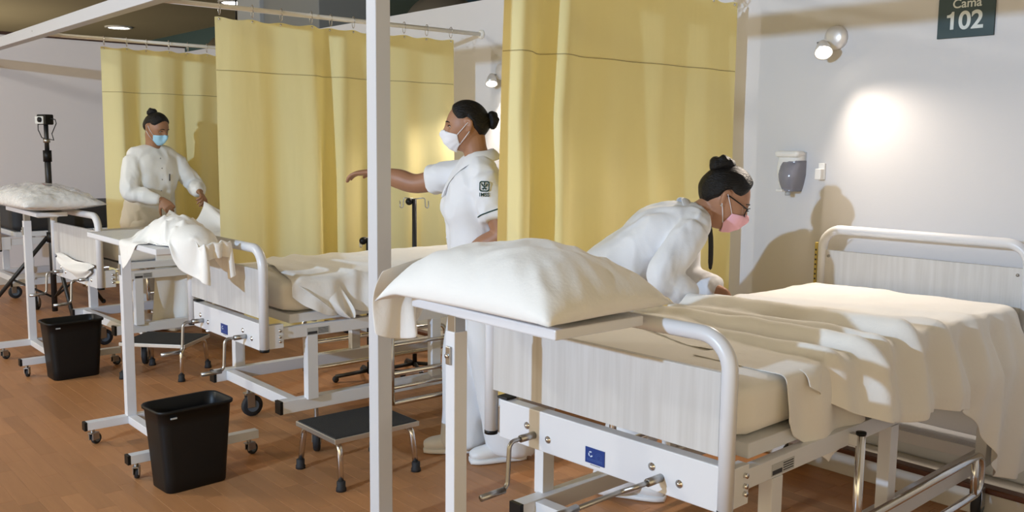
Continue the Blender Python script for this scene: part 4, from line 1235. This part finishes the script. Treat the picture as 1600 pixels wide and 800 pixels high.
# ---------------------------------------------------------------- bending nurse in the pink mask
yw = face_yaw(0.64, 0.77)
shr = Vector((0.165, 0.155, 1.085)); shl = Vector((-0.165, 0.165, 1.085))
elr, wrr = ik(shr, (0.20, 0.17, 0.80), 0.235, 0.20, (0.5, -1, 0.0))
ell, wrl = ik(shl, (-0.03, 0.33, 0.80), 0.235, 0.20, (-0.8, -0.6, -0.2))
JR = dict(hip=(0, -0.17, 0.86), waist=(0, -0.055, 0.955), chest=(0, 0.06, 1.045), neck=(0, 0.205, 1.125), head=(0, 0.305, 1.195),
          shl=shl, shr=shr, ell=ell, wrl=wrl, elr=elr, wrr=wrr, hdl=(0.3, 0.2, -1), pnl=(0.9, 0.3, 0), hdr=(-0.1, 0.2, -1), pnr=(0.9, 0.3, 0), curll=0.25, curlr=0.25,
          refl=(0, 1, 0), refr=(0, 1, 0), hpl=(-0.085, -0.16, 0.82), hpr=(0.085, -0.16, 0.82), knl=(-0.085, 0.0, 0.45), knr=(0.085, 0.0, 0.45),
          anl=(-0.085, -0.06, 0.075), anr=(0.115, -0.10, 0.075), ftl=(-0.1, 1, 0), ftr=(0.3, 1, 0))
pR, bR, jR, hmR = person('nurse in a white coat, glasses and pink mask bending over the foreground bed', (-2.46, 2.83, 0), yw, JR, 'skin_b', 'mask_pink', 'uniform', 1.75,
    dict(head_rot=hrot(-4, 30), bun=(0, -0.075, 0.100), bunr=0.045, seed=8, girth=1.03, hem=0.14, chest_fwd=(0, 0.56, -0.83), cuff=0.050, hairvol=0.012, hs=1.08))
collar(pR, JR, (0, 0.56, -0.83), (0, 0.195, 1.135), 'uniform', drop=0.17, wide=0.042, r0=0.052, rise=0.0)
gl = empty('glasses'); gl.parent = pR
for s in (-1, 1):
    pts = []
    for k in range(17):
        a = 2*PI*k/16; pts.append(hmR((s*0.034+0.026*math.cos(a), 0.104-0.012*abs(math.cos(a))*(1 if math.cos(a)*s > 0 else 0.2), -0.006+0.019*math.sin(a))))
    MB().tube(pts, 0.0024, 6).build('lens_rim', 'black_plastic', gl, True)
    MB().tube([hmR((s*0.060, 0.094, 0.004)), hmR((s*0.080, 0.05, 0.008)), hmR((s*0.084, 0.0, 0.012)), hmR((s*0.080, -0.02, 0.0))], 0.0026, 6).build('temple', 'black_plastic', gl, True)
MB().tube([hmR((-0.010, 0.106, 0.0)), hmR((0, 0.112, 0.003)), hmR((0.010, 0.106, 0.0))], 0.0022, 6).build('bridge', 'black_plastic', gl, True)
up_ = Vector((0, 0, 1)); 
la = MB(); V = []
for (x, yy, zz) in ((0.050, 0.215, 1.135), (0.055, 0.235, 1.10), (0.045, 0.248, 1.04), (0.035, 0.252, 0.97), (0.033, 0.252, 0.90)):
    V.append((x-0.004, yy-0.010, zz)); V.append((x+0.004, yy+0.010, zz))
ly = mesh_obj('lanyard', V, grid_faces(5, 2), 'black_rubber', pR, True, solid=0.003, sub=1)
MB().ball(hmR((0.084, -0.008, -0.036)), 0.004, 8, 6).build('earring', 'chrome', pR, True)

# ---------------------------------------------------------------- left nurse in the blue mask
yw = face_yaw(0.985, 0.17)
shr = Vector((0.165, 0.045, 1.272)); shl = Vector((-0.165, 0.045, 1.272))
elr, wrr = ik(shr, (0.085, 0.30, 0.985), 0.255, 0.225, (0.7, -0.6, -0.3))
ell, wrl = ik(shl, (-0.175, 0.36, 1.035), 0.255, 0.225, (-0.6, -0.5, -0.4))
JL = dict(hip=(0, -0.03, 0.87), waist=(0, 0.005, 1.01), chest=(0, 0.04, 1.165), neck=(0, 0.06, 1.345), head=(0, 0.115, 1.485),
          shl=shl, shr=shr, ell=ell, wrl=wrl, elr=elr, wrr=wrr, hdr=(-0.2, 0.75, -0.6), pnr=(-0.6, -0.3, -0.6), hdl=(0.1, 0.8, -0.5), pnl=(0.5, 0, -0.7), curlr=0.9, curll=0.9,
          refl=(0, 0, 1), refr=(0, 0, 1), hpl=(-0.085, -0.02, 0.82), hpr=(0.085, -0.02, 0.82), knl=(-0.09, 0.0, 0.46), knr=(0.09, 0.0, 0.46),
          anl=(-0.09, -0.05, 0.075), anr=(0.09, -0.05, 0.075), ftl=(-0.1, 1, 0), ftr=(0.1, 1, 0))
pL, bL, jL, hmL = person('nurse in a long-sleeved white jacket and blue mask making the left bed', (-6.82, 2.40, 0), yw, JL, 'skin_c', 'mask_blue', 'uniform_cream', 1.93,
    dict(head_rot=hrot(14, 22), bun=(0, -0.074, 0.086), bunr=0.033, seed=5, girth=1.10, hem=0.12, cuff=0.036, wr=0.011, hs=0.98))
bv = bvh_of(jL)
for zz in (1.27, 1.20, 1.12, 1.04): dot_on(bv, (0.0, 0.5, zz), (0, -1, 0), 'button', 'steel', jL, 0.005)
h, n, i, ds = bv.ray_cast(Vector((-0.05, 0.5, 1.13)), Vector((0, -1, 0)))
if h is not None: MB().cyl(h+Vector((0, 0.004, -0.02)), h+Vector((0, 0.006, 0.03)), 0.004, 8).build('pocket_pen', 'ink', jL, True)
# ================================================================== LINEN
def bed_local(B): return (Matrix.Translation(B['loc']) @ Matrix.Rotation(R(B['rot']), 4, 'Z'))
def linen(name, V, nu, nv, m, label, cat, loc=(0, 0, 0), rot=0, group=None, solid=0.0025, sub=1):
    o = mesh_obj(name, V, grid_faces(nu, nv), m, None, True, solid=solid, sub=sub)
    o.location = loc; o.rotation_euler = (0, 0, R(rot)); tag(o, label, cat, group)
    return o

# top sheet thrown over the foreground bed, bunched towards the foot and hanging off the near side
def ridge(d, w1, w2):
    return math.exp(-(d/w1)**2) if d < 0 else math.exp(-(d/w2)**2)
def drape(nu, nv, x0, xe, y_front, y_back, ztop, folds_, drop, re=0.03, hang_out=None, seed=0, rough=0.004):
    """sheet lying on a mattress up to the edge x = xe, then hanging by drop(y)"""
    V = []
    ntop = int(nu*0.62)
    for i in range(nu):
        for j in range(nv):
            t = j/(nv-1)
            xs = x0+(xe-x0)*min(1, i/(ntop-1))
            yy = y_front(min(1, i/(ntop-1)))+(y_back-y_front(min(1, i/(ntop-1))))*t
            z = ztop
            for (yk, sl, amp, grow, w1, w2, cv) in folds_:
                d = yy-(yk+sl*xs+cv*math.sin(xs*5+yk*9))
                z += amp*(1+grow*(xs-x0))*ridge(d, w1, w2)
            z += rough*noise.noise(Vector((xs*7+seed, yy*6, 1)))+0.5*rough*noise.noise(Vector((xs*17+seed, yy*15, 4)))
            x = xs; edge = t < 0.001 or j < 2
            if i >= ntop:
                q = (i-ntop+1)/(nu-ntop)
                D = drop(yy)
                hl = D*q                      # arc length below the edge
                a = min(hl/re, PI/2)
                lift = z-ztop
                zz = ztop-re*(1-math.cos(a))-max(0, hl-re*PI/2)
                xo = re*math.sin(a)
                wv = hang_out(yy, hl) if hang_out else 0
                z = zz+lift*max(0, 1-q*1.2); x = xe+xo*0.8+wv+lift*0.5*min(1, q*3)*max(0, 1.3-q)
            V.append((x, yy, z))
    return V
nu, nv = 84, 110
ipl = lambda xs, ys: (lambda v: float(np.interp(v, xs, ys)))
dropf = ipl([0.35, 0.45, 0.55, 0.70, 0.87, 0.98, 1.12, 1.33, 1.42, 1.52, 1.60, 1.70, 1.80, 1.90], [0.05, 0.10, 0.16, 0.21, 0.25, 0.24, 0.26, 0.29, 0.35, 0.47, 0.55, 0.63, 0.65, 0.64])
fl = [(0.58, -0.16, 0.018, 1.0, 0.020, 0.05, 0.015), (0.70, -0.10, 0.034, 0.8, 0.035, 0.060, 0.02), (0.84, -0.05, 0.020, 1.2, 0.022, 0.05, 0.018),
      (0.97, 0.06, 0.048, 0.35, 0.040, 0.090, 0.02), (1.17, 0.16, 0.020, 0.6, 0.05, 0.05, 0.02), (1.40, 0.25, 0.008, 0.5, 0.04, 0.06, 0.02)]
ho = lambda yy, hl: 0.050*max(0, min(1, (hl-0.10)/0.12))+min(1, hl*9)*(0.016+0.022*math.sin(yy*21+0.6)+0.012*math.sin(yy*47+hl*9)) + 0.055*math.exp(-((yy-0.72)/0.10)**2)*min(1, hl*14)*math.exp(-hl*4)
V = drape(nu, nv, -0.40, 0.395, lambda s: 0.50-0.14*s+0.03*math.sin(s*9), 1.90, 0.8055, fl, dropf, 0.03, ho, 3, 0.006)
linen('bed_sheet', V, nu, nv, 'linen_cream', 'rumpled cream top sheet hanging off the near side of the foreground bed', 'bed sheet', B1['loc'], B1['rot'])

# drawsheet corner tucked at the foot of the foreground bed (hangs below the mattress edge)
nu, nv = 40, 40
V = drape(nu, nv, 0.10, 0.397, lambda s: 0.30-0.02*s, 0.72, 0.8030, [(0.26, -0.05, 0.004, 0, 0.01, 0.02, 0)], ipl([0.24, 0.27, 0.32, 0.38, 0.45, 0.52, 0.60, 0.70], [0.05, 0.12, 0.18, 0.21, 0.26, 0.30, 0.28, 0.24]), 0.02,
          lambda yy, hl: min(1, hl*9)*(0.008+0.010*math.sin(yy*30)), 8, 0.003)
linen('drawsheet', V, nu, nv, 'linen_cream', 'loose corner of an under sheet hanging at the foot of the foreground bed', 'bed sheet', B1['loc'], B1['rot'], sub=1)

# sheet on the middle bed
nu, nv = 64, 96
fl = [(0.22, -0.10, 0.010, 0.3, 0.010, 0.05, 0.01), (0.43, 0.12, 0.012, 1.0, 0.02, 0.03, 0.02), (0.60, 0.2, 0.012, 0.6, 0.03, 0.05, 0.02), (0.80, 0.1, 0.006, 0.6, 0.04, 0.06, 0.02)]
V = drape(nu, nv, -0.355, 0.352, lambda s: 0.34-0.20*s, 1.90, 0.8055, fl, ipl([0.1, 0.2, 0.3, 0.36, 0.42, 0.5, 0.62, 0.8, 1.0, 1.9], [0.06, 0.14, 0.19, 0.20, 0.17, 0.195, 0.17, 0.15, 0.16, 0.16]), 0.025,
          lambda yy, hl: min(1, hl*10)*(0.014+0.014*math.sin(yy*24+hl*8)+0.010*math.sin(yy*61)*math.exp(-((yy-0.45)/0.2)**2)), 5, 0.006)
linen('bed_sheet', V, nu, nv, 'linen', 'cream top sheet with ruffled edge on the middle bed', 'bed sheet', B2['loc'], B2['rot'])
# loose twisted corner dangling from the middle bed
nu, nv = 22, 26; V = []
for i in range(nu):
    s = i/(nu-1)
    for j in range(nv):
        t = j/(nv-1)
        w_ = 0.17*(1-s)**0.7+0.03
        V.append((0.376+0.035*math.sin(s*2.2)+0.016*math.sin(t*10+s*5)*(0.4+s), 0.27+(t-0.5)*w_+0.14*s, 0.775-0.165*s-0.03*math.sin(t*PI)*(1-s)))
linen('drawsheet', V, nu, nv, 'linen', 'white twisted sheet corner dangling at the foot of the middle bed', 'bed sheet', B2['loc'], B2['rot'])

# crumpled sheet on the middle overbed table
nu, nv = 54, 46; SX, SY = 0.76, 0.40
P = np.zeros((nu, nv, 3))
for i in range(nu):
    for j in range(nv):
        s, t = i/(nu-1), j/(nv-1)
        u, v = (s-0.5)*SX*0.86, (t-0.5)*SY*0.80
        a = R(10); x = u*math.cos(a)-v*math.sin(a); yy = u*math.sin(a)+v*math.cos(a)
        z = 1.10+0.05*noise.noise(Vector((s*4, t*4, 3)))+0.03*noise.noise(Vector((s*9, t*9, 7)))
        P[i, j] = (-4.04+x, 1.555+yy, z)
boxes = [((-4.37, 1.5275, 0.932), (0.475, 0.150, 0.018), 0.012), ((-4.02, 1.735, 0.94), (0.42, 0.026, 0.03), 0.02), ((-4.02, 1.735, 0.70), (0.40, 0.016, 0.17), 0.01),
         ((-4.40, 1.42, 0.45), (0.03, 0.03, 0.45), 0.01)]
balls = [((-4.12, 1.56, 0.95), (0.22, 0.12, 0.115)), ((-4.30, 1.53, 0.95), (0.12, 0.09, 0.05)), ((-3.94, 1.56, 0.95), (0.13, 0.10, 0.085))]
pins = [(i, j) for i in range(12, 50, 6) for j in range(14, 34, 6)]
for (i, j) in pins:
    q = P[i, j]; e = 1-((q[0]+4.12)/0.22)**2-((q[1]-1.56)/0.12)**2
    P[i, j, 2] = max(0.975, 0.957+0.115*math.sqrt(max(e, 0)))+0.006+0.012*noise.noise(Vector((i*0.37, j*0.31, 2)))
V = cloth(P, nu, nv, SX/(nu-1), SY/(nv-1), boxes, balls, pins, steps=80, iters=9, bend=0.15, fric=0.5)
linen('crumpled_sheet', V, nu, nv, 'linen_cream', 'crumpled cream sheet heaped on the middle overbed table', 'bed sheet')

# sheet held by the left nurse, falling onto her bed
ML = Matrix.Translation((-6.82, 2.40, 0)) @ Matrix.Rotation(yw, 4, 'Z')
h1 = ML @ (Vector(JL['wrr'])+Vector((-0.02, 0.06, -0.065))); h2 = ML @ (Vector(JL['wrl'])+Vector((0.02, 0.08, -0.06)))
nu, nv = 40, 44; P = np.zeros((nu, nv, 3)); SX, SY = 1.0, 1.05
for i in range(nu):
    for j in range(nv):
        s, t = i/(nu-1), j/(nv-1)
        a0 = h1+(h2-h1)*((t-0.30)/0.34)
        P[i, j] = (a0.x+s*SX*0.96, a0.y if 0.3 < t < 0.64 else (h1.y-(0.30-t)*SY if t <= 0.3 else h2.y+(t-0.64)*SY), max(a0.z, 0.95)-0.05*s+0.02*noise.noise(Vector((s*5, t*5, 2))))
pins = []
for hh in (h1, h2):
    d = np.linalg.norm(P[0]-np.array(hh), axis=1); j = int(np.argmin(d))
    for jj in (j-1, j): P[0, jj] = np.array(hh); pins.append((0, jj))
boxes = [((B3['loc'][0]-0.045, 1.70+1.02, 0.735), (0.375, 0.918, 0.072), 0.03, R(2.5)), ((-6.82, 2.40, 0.9), (0.17, 0.17, 0.45), 0.1)]
V = cloth(P, nu, nv, SX/(nu-1), SY/(nv-1), boxes, (), pins, steps=60, iters=9, bend=0.2, fric=0.5)
linen('bed_sheet', V, nu, nv, 'linen', 'white sheet lifted in the hands of the left nurse', 'bed sheet')

# white cloth sagging over the foot beam of the left bed
nu, nv = 22, 16; V = []
for i in range(nu):
    s = i/(nu-1); x = -0.24+0.60*s
    sag = 0.085*math.sin(PI*s)**0.8
    for j in range(nv):
        t = j/(nv-1)
        V.append((x, -0.020-0.030*math.sin(PI*t)-0.010*math.sin(3*PI*t+s*5), 0.655-0.03*s+0.015*(1-t)-(0.02+sag)*t+0.006*math.sin(9*s+6*t)))
linen('folded_cloth', V, nu, nv, 'linen', 'white cloth sagging over the foot of the left bed', 'cloth', B3['loc'], B3['rot'], solid=0.006)

# ------------------------------------------------------------------ pillows
def pillow_geo(sx, sy, h, seed, wr=0.010, nu=64, nv=48, flat=0.45, droop=None):
    top = []; bot = []
    for i in range(nu):
        for j in range(nv):
            u = -1+2*i/(nu-1); v = -1+2*j/(nv-1)
            e = max(0, (1-abs(u)**2.6))*max(0, (1-abs(v)**2.6)); e = e**0.55
            x = sx*u*(1-0.045*(1-v*v)); y_ = sy*v*(1-0.07*(1-u*u))
            nz = noise.noise(Vector((u*2.2+seed, v*2.0, 0.3))); n2 = 1-abs(noise.noise(Vector((u*3.1+seed*3, v*2.7+1.7, 2.0))))*2
            n3 = 1-abs(noise.noise(Vector(((u+v)*3.4+seed, (u-v)*1.6, 5.0))))*2.4
            e2 = min(1, e*1.6)
            zt = h*e*(0.92+0.10*nz)+wr*(n2*0.8+n3*0.35)*e2
            zb = -h*flat*e
            dz = droop(x, y_) if droop else 0
            top.append((x, y_, zt+dz)); bot.append((x, y_, zb+dz))
    return top, bot
def pillow(name, label, loc, rot, sx, sy, h, seed, m, wr=0.010, flat=0.45, droop=None, tilt=(0, 0)):
    nu, nv = 64, 48
    top, bot = pillow_geo(sx, sy, h, seed, wr, nu, nv, flat, droop)
    F = grid_faces(nu, nv); n = nu*nv
    idx = {}
    V = top[:]
    for k in range(n):
        i, j = divmod(k, nv)
        if i in (0, nu-1) or j in (0, nv-1): idx[k] = k
        else: idx[k] = len(V); V.append(bot[k])
    F = F+[tuple(idx[q] for q in reversed(f)) for f in F]
    o = mesh_obj(name, V, F, m, None, True)
    o.location = loc; o.rotation_euler = (tilt[0], tilt[1], R(rot)); tag(o, label, 'pillow')
    return o
TZ = 0.972
pz = TZ+0.048
pl = pillow('pillow', 'big white pillow in a loose case on the foreground overbed table', (-1.845, 1.615, TZ+0.060), 3, 0.335, 0.235, 0.115, 2, 'linen', 0.007, 0.44,
            droop=lambda x, y_: -0.040*max(abs(x)/0.335, abs(y_)/0.235)**3-0.9*max(0, -x-0.25)**1.4)
# open end of the pillow case hanging down
nu, nv = 20, 34; V = []
for i in range(nu):
    s = i/(nu-1)
    for j in range(nv):
        t = j/(nv-1); yy = -0.215+0.40*t
        out = 0.055*math.sin(min(1, s*1.6)*PI/2)
        wv = 0.022*math.sin(t*13+1.0)*s+0.012*math.sin(t*29+s*3)*s
        V.append((-0.322-out-wv, yy*(1-0.12*s)+0.02*math.sin(t*9)*s, 0.015+0.03*math.sin(PI*t)*(1-s)-(0.165+0.05*math.sin(t*5.5+0.6))*s**1.15-0.03*(1-s)*0))
o = mesh_obj('pillow_case_flap', V, grid_faces(nu, nv), 'linen', pl, True, solid=0.003, sub=1)

# folded sheet lying under the pillow
f = empty('folded_sheet', (-2.02, 1.60, TZ), R(3)); tag(f, 'folded white sheet tucked under the big pillow', 'folded sheet')
for k in range(3):
    pts = arc_path([(0, 0, 0.004+k*0.012), (-0.135, 0, 0.004+k*0.012), (-0.135, 0, 0.011+k*0.012), (0, 0, 0.011+k*0.012)], 0.0034, 4)
    V = []
    for q, p in enumerate(pts):
        for j in range(10):
            t = j/9; V.append((p.x-0.004*math.sin(t*7+k), -0.155+0.27*t+0.004*k, p.z+0.0012*math.sin(t*11+k*2)))
    mesh_obj('fold', V, grid_faces(len(pts), 10), 'linen', f, True, solid=0.0028)

# pillow wrapped in clear plastic on the far overbed table
pw = pillow('wrapped_pillow', 'plump white pillow wrapped in clear plastic on the left overbed table', (-6.42, 1.565, 0.955+0.050), 2, 0.49, 0.21, 0.095, 6, 'linen', 0.010, 0.5)
top, bot = pillow_geo(0.53, 0.235, 0.106, 9, 0.020, 48, 36, 0.44)
V = top[:]; F = grid_faces(48, 36); idx = {}
for k in range(48*36):
    i, j = divmod(k, 36)
    if i in (0, 47) or j in (0, 35): idx[k] = k
    else: idx[k] = len(V); V.append(bot[k])
F = F+[tuple(idx[q] for q in reversed(g)) for g in F]
mesh_obj('plastic_wrap', V, F, 'clear_plastic', pw, True)
bvp = BVHTree.FromPolygons([Vector(v) for v in V], F)
for (x, yy, wx, wy, m, nm) in ((-0.29, -0.06, 0.045, 0.010, 'blue_print', 'printed_mark'), (-0.275, -0.085, 0.008, 0.03, 'blue_print', 'printed_mark'), (0.16, -0.02, 0.06, 0.014, 'red_print', 'printed_mark')):
    m_ = []
    for i in range(5):
        for j in range(3):
            q = (x-wx/2+wx*i/4, yy-wy/2+wy*j/2)
            h, n, ii, ds = bvp.ray_cast(Vector((q[0], q[1], 1)), Vector((0, 0, -1)))
            m_.append((q[0], q[1], (h.z if h else 0.08)+0.002))
    mesh_obj(nm, m_, grid_faces(5, 3), m, pw, True)
